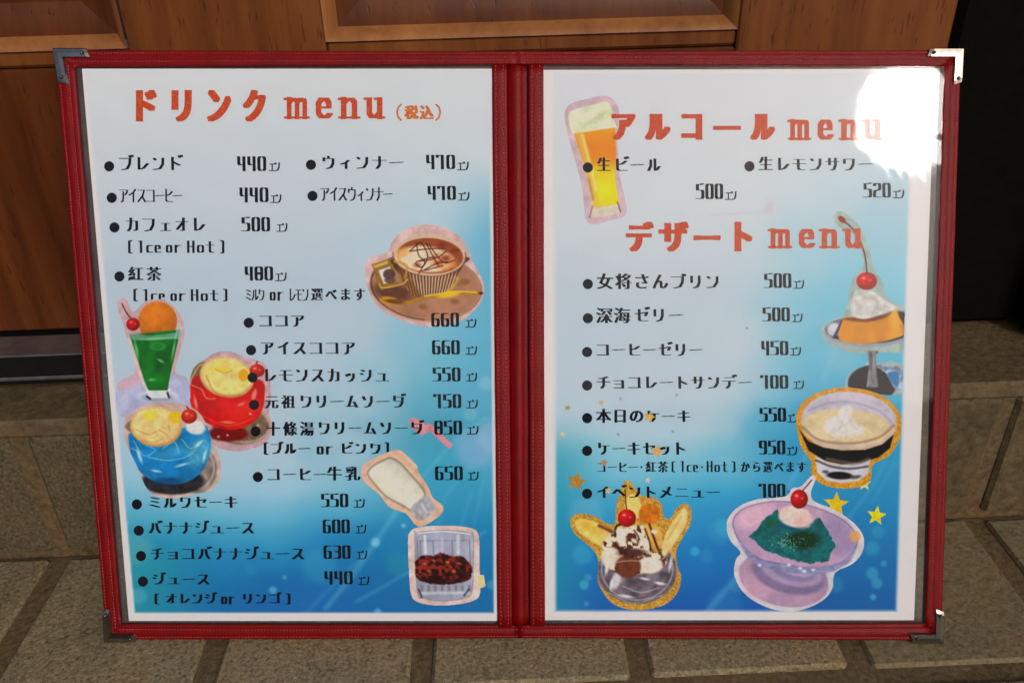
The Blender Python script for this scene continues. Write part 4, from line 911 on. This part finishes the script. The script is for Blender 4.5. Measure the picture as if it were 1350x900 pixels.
# ------------------------------------------------------------------ lettering
G = {
 'ア': [[(5,92),(90,92)],[(88,92),(86,74),(64,56)],[(42,80),(42,30),(36,8),(20,0)]],
 'イ': [[(80,98),(55,72),(8,54)],[(56,74),(56,0)]],
 'ウ': [[(14,88),(14,62)],[(50,102),(50,82)],[(14,82),(86,82)],[(86,82),(86,42),(70,10),(38,0)]],
 'エ': [[(15,85),(85,85)],[(50,85),(50,5)],[(5,4),(95,4)]],
 'オ': [[(8,72),(92,72)],[(62,100),(62,5),(45,3)],[(60,70),(10,12)]],
 'カ': [[(5,76),(84,76),(84,10),(66,4)],[(36,100),(36,60),(30,20),(14,0)]],
 'キ': [[(10,74),(86,80)],[(5,38),(95,44)],[(50,100),(52,0)]],
 'ク': [[(16,98),(16,56)],[(16,86),(86,86)],[(86,86),(84,42),(62,6),(25,0)]],
 'ケ': [[(18,98),(18,58)],[(18,74),(96,74)],[(66,74),(64,26),(38,0)]],
 'コ': [[(8,90),(86,90)],[(86,92),(86,4)],[(4,5),(90,5)]],
 'サ': [[(3,70),(97,70)],[(27,98),(27,44)],[(76,98),(76,42),(62,6),(42,0)]],
 'シ': [[(16,92),(30,82)],[(6,64),(20,56)],[(84,92),(82,40),(58,8),(20,2)]],
 'ス': [[(14,92),(78,92)],[(78,93),(62,52),(6,2)],[(52,46),(88,2)]],
 'セ': [[(3,62),(92,74),(80,46)],[(30,98),(30,10),(44,4),(92,4)]],
 'ソ': [[(12,92),(26,64)],[(84,95),(82,45),(62,8),(30,0)]],
 'タ': [[(16,98),(16,56)],[(16,86),(86,86)],[(86,86),(84,42),(62,6),(25,0)],[(36,50),(84,50)]],
 'チ': [[(82,98),(52,87),(14,84)],[(3,55),(97,55)],[(52,87),(52,25),(34,0)]],
 'ツ': [[(10,84),(17,62)],[(40,92),(47,70)],[(88,92),(86,45),(62,6),(32,0)]],
 'テ': [[(18,92),(80,92)],[(3,62),(96,62)],[(52,62),(50,25),(30,0)]],
 'ト': [[(30,100),(30,0)],[(30,64),(86,36)]],
 'ナ': [[(3,68),(97,68)],[(52,100),(52,30),(30,0)]],
 'ニ': [[(18,80),(82,80)],[(5,12),(95,12)]],
 'ハ': [[(34,92),(30,40),(8,4)],[(64,92),(70,40),(92,4)]],
 'ヒ': [[(20,98),(20,12),(34,4),(92,4)],[(20,50),(60,58),(90,80)]],
 'フ': [[(6,90),(86,90)],[(86,90),(82,45),(62,8),(22,0)]],
 'ヘ': [[(4,40),(36,76),(96,18)]],
 'ミ': [[(20,94),(80,80)],[(22,60),(75,46)],[(10,26),(86,2)]],
 'ム': [[(48,98),(20,8),(4,6)],[(4,6),(84,10)],[(66,46),(90,0)]],
 'メ': [[(80,98),(62,50),(8,2)],[(24,66),(86,24)]],
 'モ': [[(12,88),(88,88)],[(3,52),(97,52)],[(42,88),(42,12),(55,4),(90,4)]],
 'リ': [[(20,96),(20,44)],[(80,98),(80,45),(66,10),(38,0)]],
 'ル': [[(26,90),(25,40),(6,2)],[(60,98),(60,4)],[(60,4),(78,12),(96,36)]],
 'レ': [[(24,98),(24,4)],[(24,4),(60,12),(94,48)]],
 'ワ': [[(14,90),(14,54)],[(14,90),(88,90)],[(88,90),(85,45),(62,6),(30,0)]],
 'ン': [[(14,92),(24,78)],[(86,92),(84,45),(60,8),(12,2)]],
 'ー': [[(3,48),(97,52)]],
 'ュ': [[(22,62),(68,62)],[(66,62),(64,4)],[(5,4),(95,4)]],
 'ョ': [[(15,65),(80,65)],[(80,67),(80,0)],[(20,35),(80,35)],[(15,3),(80,3)]],
 '0': [[(14,14),(14,86),(28,98),(72,98),(86,86),(86,14),(72,2),(28,2),(14,14)]],
 '4': [[(16,98),(16,54),(26,42),(80,42)],[(80,98),(80,0)]],
 '5': [[(14,96),(14,58)],[(14,95),(60,95),(88,100)],[(14,58),(74,58),(86,48),(86,14),(72,3),(8,3)]],
 '6': [[(82,96),(30,97),(14,86),(14,14),(28,2),(72,2),(86,14),(86,46),(74,57),(14,57)]],
 '7': [[(10,98),(10,82)],[(10,96),(70,96)],[(72,98),(72,0)]],
 '8': [[(14,14),(14,86),(28,98),(72,98),(86,86),(86,14),(72,2),(28,2),(14,14)],[(14,56),(86,56)],[(14,50),(86,50)],[(14,45),(86,45)]],
 '9': [[(18,3),(70,2),(86,14),(86,86),(72,98),(28,98),(14,86),(14,56),(28,46),(86,46)]],
 '2': [[(14,82),(14,90),(28,97),(72,97),(86,88),(86,60),(72,52),(28,48),(14,40),(14,3)],[(14,3),(90,3)]],
 '3': [[(12,95),(70,97),(86,88),(86,62),(70,53),(35,53)],[(70,53),(86,42),(86,14),(70,2),(12,4)]],
 'I': [[(50,98),(50,0)],[(20,95),(50,97)]],
 'c': [[(88,59),(32,60),(18,50),(18,12),(32,2),(88,3)]],
 'e': [[(18,32),(84,32),(84,50),(70,61),(32,61),(18,50),(18,12),(32,2),(88,3)]],
 'o': [[(16,12),(16,50),(30,61),(70,61),(84,50),(84,12),(70,2),(30,2),(16,12)]],
 'r': [[(24,62),(24,0)],[(24,46),(52,60),(92,60)]],
 'H': [[(14,98),(14,0)],[(86,98),(86,0)],[(14,52),(86,52)]],
 't': [[(46,92),(46,12),(58,2),(90,3)],[(8,62),(88,62)]],
 '(': [[(90,102),(44,97),(44,3),(90,-2)]],
 ')': [[(10,102),(56,97),(56,3),(10,-2)]],
 'Ｍ': [[(15,100),(15,0)],[(51,84),(51,0)],[(86,80),(86,0)],[(15,78),(32,95),(44,94),(51,82)],[(51,78),(67,95),(79,94),(86,80)],[(0,95),(15,96)],[(2,3),(28,3)],[(40,3),(62,3)],[(76,3),(98,3)]],
 'Ｅ': [[(18,52),(80,52),(80,74),(64,96),(38,96),(18,74),(18,24),(38,4),(66,4),(86,20)]],
 'Ｎ': [[(18,100),(18,0)],[(80,78),(80,0)],[(18,76),(42,95),(66,95),(80,78)],[(0,95),(18,96)],[(2,3),(36,3)],[(64,3),(98,3)]],
 'Ｕ': [[(18,98),(18,24),(34,4),(60,6),(80,26)],[(80,98),(80,0)],[(0,96),(18,96)],[(62,96),(80,96)],[(80,3),(98,3)]],
}
DAK = {'ブ':'フ','ド':'ト','ジ':'シ','ゼ':'セ','ゴ':'コ','ダ':'タ','デ':'テ','バ':'ハ','ビ':'ヒ','ベ':'ヘ','ザ':'サ'}
HAN = {'プ':'フ','ピ':'ヒ'}
SMALL = {'ィ':'イ','ェ':'エ','ッ':'ツ'}
def strokes(ch):
    if ch in G: return G[ch]
    if ch in DAK: return G[DAK[ch]] + [[(84,112),(90,98)],[(102,116),(107,104)]]
    if ch in HAN: return G[HAN[ch]] + [[(92,98),(86,104),(92,112),(100,110),(102,103),(98,98),(92,98)]]
    if ch in SMALL: return [[(12 + x * .76, y * .68) for (x, y) in s_] for s_ in G[SMALL[ch]]]
    return None
# glyph outlines for the rest come from the built-in font, as triangles
FONT_TRI = {}
def font_tris(ch, off=0.0):
    key = (ch, off)
    if key in FONT_TRI: return FONT_TRI[key]
    c = bpy.data.curves.new('glyph', 'FONT'); c.body = ch; c.size = 1; c.offset = off; c.resolution_u = 3
    o = bpy.data.objects.new('glyph', c); scene.collection.objects.link(o)
    bpy.context.view_layer.update()
    me = o.evaluated_get(bpy.context.evaluated_depsgraph_get()).to_mesh()
    me.calc_loop_triangles()
    co = np.array([v.co[:2] for v in me.vertices]); tr = np.array([t.vertices[:] for t in me.loop_triangles])
    T = co[tr]
    T = (T - np.array([0.0, -0.12])) * 100.0       # em box 0..100
    scene.collection.objects.unlink(o); bpy.data.objects.remove(o); bpy.data.curves.remove(c)
    FONT_TRI[key] = T; return T
def runs_of(iv):
    iv.sort(); out = []
    for a, b in iv:
        if out and a <= out[-1][1] + 1e-6: out[-1][1] = max(out[-1][1], b)
        else: out.append([a, b])
    return out
class Ink:
    def __init__(s): s.Q = []
    def stroke_glyph(s, st, gx, gy, gw, gh, nib, tilt=0.0, row=0.3, slant=0.0):
        """gx,gy lower left in px; nib half sizes in px"""
        nx, ny = nib[0] * 100 / gw, nib[1] * 100 / gh
        ys = [p[1] for q in st for p in q]
        lo, hi = min(ys) - ny, max(ys) + ny
        n = max(4, int((hi - lo) * gh / 100 / row)); dy = (hi - lo) / n
        for r in range(n):
            y = lo + (r + .5) * dy; iv = []
            for q in st:
                for (ax, ay), (bx, by) in zip(q[:-1], q[1:]):
                    if min(ay, by) - ny > y or max(ay, by) + ny < y: continue
                    if abs(by - ay) < 1e-9: t0, t1 = 0, 1
                    else:
                        t0, t1 = sorted((((y - ny) - ay) / (by - ay), ((y + ny) - ay) / (by - ay)))
                        t0, t1 = max(0, t0), min(1, t1)
                    x0, x1 = sorted((ax + (bx - ax) * t0, ax + (bx - ax) * t1)); iv.append((x0 - nx, x1 + nx))
            s.emit(runs_of(iv), lo + r * dy, dy, gx, gy, gw, gh, tilt, slant)
    def tri_glyph(s, T, gx, gy, gw, gh, smear, tilt=0.0, row=0.3, slant=0.0, ysm=0.0):
        if len(T) == 0: return
        sx = smear * 100 / gw; sy = ysm * 100 / gh
        lo, hi = T[..., 1].min() - sy, T[..., 1].max() + sy
        n = max(4, int((hi - lo) * gh / 100 / row)); dy = (hi - lo) / n
        for r in range(n):
            iv = []
            for yo in ((-sy, 0, sy) if sy else (0,)):
                y = lo + (r + .5) * dy + yo
                m_ = (T[..., 1].min(1) <= y) & (T[..., 1].max(1) >= y)
                for t in T[m_]:
                    xs = []
                    for i in range(3):
                        (ax, ay), (bx, by) = t[i], t[(i + 1) % 3]
                        if (ay - y) * (by - y) <= 0 and ay != by: xs.append(ax + (bx - ax) * (y - ay) / (by - ay))
                    if len(xs) >= 2: iv.append((min(xs) - sx, max(xs) + sx))
            s.emit(runs_of(iv), lo + r * dy, dy, gx, gy, gw, gh, tilt, slant)
    def emit(s, rr, y, dy, gx, gy, gw, gh, tilt, slant):
        for a, b in rr:
            xs = (gx + gw * a / 100, gx + gw * b / 100); sl = slant * gw / 100
            q = []
            for (x, yy) in ((xs[0], y), (xs[1], y), (xs[1], y + dy), (xs[0], y + dy)):
                q.append((x + sl * yy, gy - gh * yy / 100 + tilt * (x - gx)))
            s.Q.append(q)
    def dot(s, cx, cy, r, n=22):
        for i in range(n):
            y0 = -r + 2 * r * i / n; y1 = y0 + 2 * r / n; x = math.sqrt(max(0, r * r - ((y0 + y1) / 2) ** 2))
            s.Q.append([(cx - x, cy + y1), (cx + x, cy + y1), (cx + x, cy + y0), (cx - x, cy + y0)])
    def build(s, name, mat, parent, h):
        P = np.array(s.Q).reshape(-1, 2); W = M(P[:, 0], P[:, 1], h)
        return mesh_obj(name, W, np.arange(len(P)).reshape(-1, 4), mat, parent)

NIB = (1.85, 0.5); HT = LAY * 3
def put(ink, txt, x0, x1, yt, yb, nib=NIB, fill=0.74, tilt=0.0, smear=1.0, off=-0.004, widths=None):
    n = len(txt); pitch = (x1 - x0) / (n - 1 + fill) if n > 1 else (x1 - x0) / fill
    gw = pitch * fill; gh = yb - yt
    for i, ch in enumerate(txt):
        if ch == ' ': continue
        gx = x0 + i * pitch; gy = yb + tilt * (gx - x0)
        if ch == '・': ink.dot(gx + gw / 2, gy - gh / 2, 1.3, 8); continue
        st = strokes(ch)
        if st: ink.stroke_glyph(st, gx, gy, gw, gh, nib, tilt, slant=-0.02)
        else: ink.tri_glyph(font_tris(ch, off), gx - gw * .06, gy + gh * .03, gw * 1.12, gh * 1.12, smear, tilt)
def line(parent, name, segs, bullet=None, h=HT, mat=None, **kw):
    ink = Ink()
    for sgm in segs: put(ink, *sgm, **kw)
    if bullet: ink.dot(bullet[0], bullet[1], 6.7)
    return ink.build(name, mat or BLACK_INK, parent, h)
def price(parent, txt, x0, x1, yt, yb, ex0, ex1, eyb):
    ink = Ink()
    n = 3; gw = (x1 - x0) / 3.0
    for i, ch in enumerate(txt):
        ink.stroke_glyph(G[ch], x0 + i * gw + gw * .1, yb, gw * .8, yb - yt, (2.05, 0.5), 0, slant=-0.03)
    eh = 11.5; ew = (ex1 - ex0) + 1
    ink.stroke_glyph(G['エ'], ex0, eyb, ew * .56, eh * .92, (0.85, 0.6)); ink.stroke_glyph(G['ン'], ex0 + ew * .5, eyb, ew * .5, eh, (1.0, 0.5))
    return ink.build('price_text', BLACK_INK, parent, HT)

L, R_ = LEFT, RIGHT
I_ = 'item_text'
line(L, I_, [('ブレンド', 158, 239, 207, 223.5)], (144, 219)); line(L, I_, [('ウィンナー', 425, 531, 206, 222)], (410, 217))
line(L, I_, [('アイスコーヒー', 158, 240, 249, 266)], (147.5, 260.5), nib=(1.1, 0.5), fill=.95); line(L, I_, [('アイスウィンナー', 423, 517, 247, 264)], (412, 258), nib=(1.1, 0.5), fill=.95)
line(L, I_, [('カフェオレ', 167, 270, 287, 304)], (151, 299.5))
line(L, 'note_text', [('(', 168, 174, 317, 333), ('Ice', 182, 212, 317, 332.5), ('or', 219, 238, 317, 332.5), ('Hot', 247, 282, 317, 332.5), (')', 291, 297, 317, 333)], nib=(1.6, .48))
line(L, I_, [('紅茶', 170, 212, 352, 370)], (157.5, 364), smear=1.0)
line(L, 'note_text', [('(', 175, 181, 381, 396), ('Ice', 189, 217, 381, 396), ('or', 225, 244, 381, 396), ('Hot', 252, 287, 381, 396), (')', 295, 301, 381, 396)], nib=(1.6, .48))
line(L, 'note_text', [('ミルク', 324, 349, 381, 395)], nib=(0.9, .5), fill=.95)
line(L, 'note_text', [('or', 356, 373, 378, 395.5)], nib=(1.6, .48)); line(L, 'note_text', [('レモン', 381, 407, 380, 396)], nib=(0.9, .5), fill=.95)
line(L, 'note_text', [('選べます', 411, 481, 380, 396)], smear=1.0)
line(L, I_, [('ココア', 343, 401, 415, 429.5)], (328, 425)); line(L, I_, [('アイスココア', 345, 468, 450.5, 466)], (331, 461))
line(L, I_, [('レモンスカッシュ', 348, 512, 486, 502)], (333, 497)); line(L, I_, [('元祖', 350, 388, 521, 538)], (335, 533), smear=1.1)
line(L, I_, [('クリームソーダ', 396, 533, 521, 536)]); line(L, I_, [('十條湯', 352, 413, 556, 574)], (337, 568), smear=1.1); line(L, I_, [('クリームソーダ', 420, 557, 556, 571)])
line(L, 'note_text', [('(', 347, 353, 583, 598), ('ブルー', 358, 408, 584, 597), ('or', 418, 438, 582, 598), ('ピンク', 450, 502, 584, 597), (')', 508, 514, 583, 598)])
line(L, I_, [('コーヒー', 354, 430, 617, 632)], (340, 628)); line(L, I_, [('牛乳', 432, 474, 615, 633)], smear=1.15)
line(L, I_, [('ミルクセーキ', 197, 312, 654, 668)], (180.5, 664)); line(L, I_, [('バナナジュース', 197, 335, 688, 702)], (183, 698.5))
line(L, I_, [('チョコバナナジュース', 200, 401, 722, 736)], (186, 732)); line(L, I_, [('ジュース', 202, 276, 756, 769)], (188.5, 765.5))
line(L, 'note_text', [('(', 203, 209, 782, 795), ('オレンジ', 220, 284, 782, 794), ('or', 292, 309, 780, 795), ('リンゴ', 320, 369, 782, 794), (')', 378, 384, 782, 795)])
for a in (('440', 312, 352, 206, 225, 355, 368, 225), ('440', 315, 355, 247, 266, 357, 370, 267), ('470', 561, 601, 204, 222.5, 603, 617, 224), ('470', 563, 602, 245, 263, 604, 618, 264),
          ('500', 318, 357, 286, 304.5, 365, 378, 305), ('480', 322, 361, 351, 369, 363, 377, 370), ('660', 568, 606, 412, 430, 614, 627, 431), ('660', 569, 607, 448, 466.5, 614, 628, 467),
          ('550', 570, 608, 484, 502, 615, 628, 502), ('750', 571, 609, 519, 537, 615, 629, 537.5), ('850', 572, 610, 554, 572, 616, 630, 572), ('650', 573, 611, 614, 632, 617, 630, 632),
          ('550', 423, 460, 650, 667.5, 467, 480, 668), ('600', 425, 462, 684, 702, 469, 482, 702), ('630', 426, 463, 718, 735.5, 470, 483, 736), ('440', 427, 466, 752, 769, 472, 486, 770)):
    price(L, *a)
line(R_, I_, [('生', 788, 804, 208, 226), ('ビール', 811, 870, 209, 225)], (775, 220.5), smear=1.1, h=LAY * 4); line(R_, I_, [('生', 1001, 1018, 207, 225), ('レモンサワー', 1024, 1149, 208, 224)], (988, 219), smear=1.1)
line(R_, I_, [('女将さん', 788, 880, 361, 381)], (775, 374), smear=1.15, fill=.8); line(R_, I_, [('プリン', 886, 948, 363, 379)])
line(R_, I_, [('深海', 787, 830, 406, 426)], (775, 419), smear=1.15, fill=.85); line(R_, I_, [('ゼリー', 838, 899, 407, 423)]); line(R_, I_, [('コーヒーゼリー', 788, 925, 453, 468)], (774, 463.5))
line(R_, I_, [('チョコレートサンデー', 788, 990, 496, 511)], (774, 507.5)); line(R_, I_, [('本日の', 787, 848, 539, 557)], (774, 550.5), smear=1.15, fill=.82); line(R_, I_, [('ケーキ', 853, 909, 541, 555)])
line(R_, I_, [('ケーキセット', 788, 904, 583, 598)], (774, 593.5))
line(R_, 'note_text', [('コーヒー', 788, 840, 609, 621), ('・', 842, 849, 609, 621), ('紅茶', 852, 880, 608, 622), ('(', 884, 890, 608, 621), ('Ice', 897, 920, 607, 621), ('・', 922, 929, 609, 621), ('Hot', 932, 959, 607, 621), (')', 965, 971, 608, 621), ('から選べます', 977, 1062, 608, 622)], nib=(1.25, .42), smear=.8)
line(R_, I_, [('イベントメニュー', 788, 948, 641, 655)], (774, 650))
for a in (('500', 917, 954, 242, 262, 956, 970, 263), ('520', 1138, 1175, 241, 260, 1177, 1191, 261), ('500', 1007, 1044, 360, 379, 1046, 1059, 380), ('500', 1005, 1042, 405, 423, 1044, 1057, 424),
          ('450', 1003, 1040, 449, 467.5, 1042, 1055, 468), ('700', 1002, 1040, 494, 511.5, 1046, 1059, 512), ('550', 1001, 1037, 537, 555, 1038, 1051, 556), ('950', 1000, 1036, 580, 598, 1037, 1050, 599), ('700', 1000, 1036, 637, 655, 1037, 1051, 656)):
    price(R_, *a)
# headings
def heading(parent, chars, yt, yb, mat=TITLE_INK, h=LAY * 4, smear=3.1, ysm=1.0):
    ink = Ink()
    for ch, x0, x1 in chars:
        T = font_tris(ch); lo = T.reshape(-1, 2).min(0); hi = T.reshape(-1, 2).max(0)
        if ch == 'ー': a, b = yt + (yb - yt) * .46, yt + (yb - yt) * .62
        else: a, b = yt, yb
        Tn = (T - lo) / (hi - lo) * 100; 
        ink.tri_glyph(Tn, x0 + smear, b - ysm, (x1 - x0) - 2 * smear, (b - a) - 2 * ysm, smear, ysm=ysm, row=.4)
    return ink.build('heading_text', mat, parent, h)
heading(L, [('ド', 179, 207), ('リ', 226, 253), ('ン', 273, 305), ('ク', 320, 351)], 118.5, 160)
heading(L, [('税', 533, 552), ('込', 553, 572)], 139, 157, ORANGE_INK, smear=1.25, ysm=.3)
heading(R_, [('ア', 806, 838), ('ル', 850, 884), ('コ', 898, 926), ('ー', 940, 977), ('ル', 989, 1022)], 150, 184)
heading(R_, [('デ', 825, 862), ('ザ', 868, 908), ('ー', 914, 950), ('ト', 968, 992)], 292, 331)
def hmenu(parent, xs, yt, yb):
    ink = Ink()
    for ch, (x0, x1) in zip('ＭＥＮＵ', xs): ink.stroke_glyph(G[ch], x0, yb, x1 - x0, yb - yt, (3.7 if ch != 'Ｍ' else 3.1, 1.5), row=.4)
    ink.build('heading_text', TITLE_INK, parent, LAY * 4)
hmenu(L, ((377, 406), (416, 438), (449, 472), (483, 505)), 129, 155.5)
hmenu(R_, ((1041, 1067), (1078, 1098), (1109, 1129), (1140, 1161)), 158, 183.5)
hmenu(R_, ((1015, 1042), (1053, 1074), (1083, 1104), (1114, 1135)), 302, 326)
ink = Ink(); ink.stroke_glyph([[(80,100),(40,80),(25,50),(40,20),(80,0)]], 521, 158.5, 10, 21, (1.1, .6)); ink.stroke_glyph([[(20,100),(60,80),(75,50),(60,20),(20,0)]], 573, 158.5, 10, 21, (1.1, .6))
ink.build('heading_text', ORANGE_INK, L, LAY * 4)
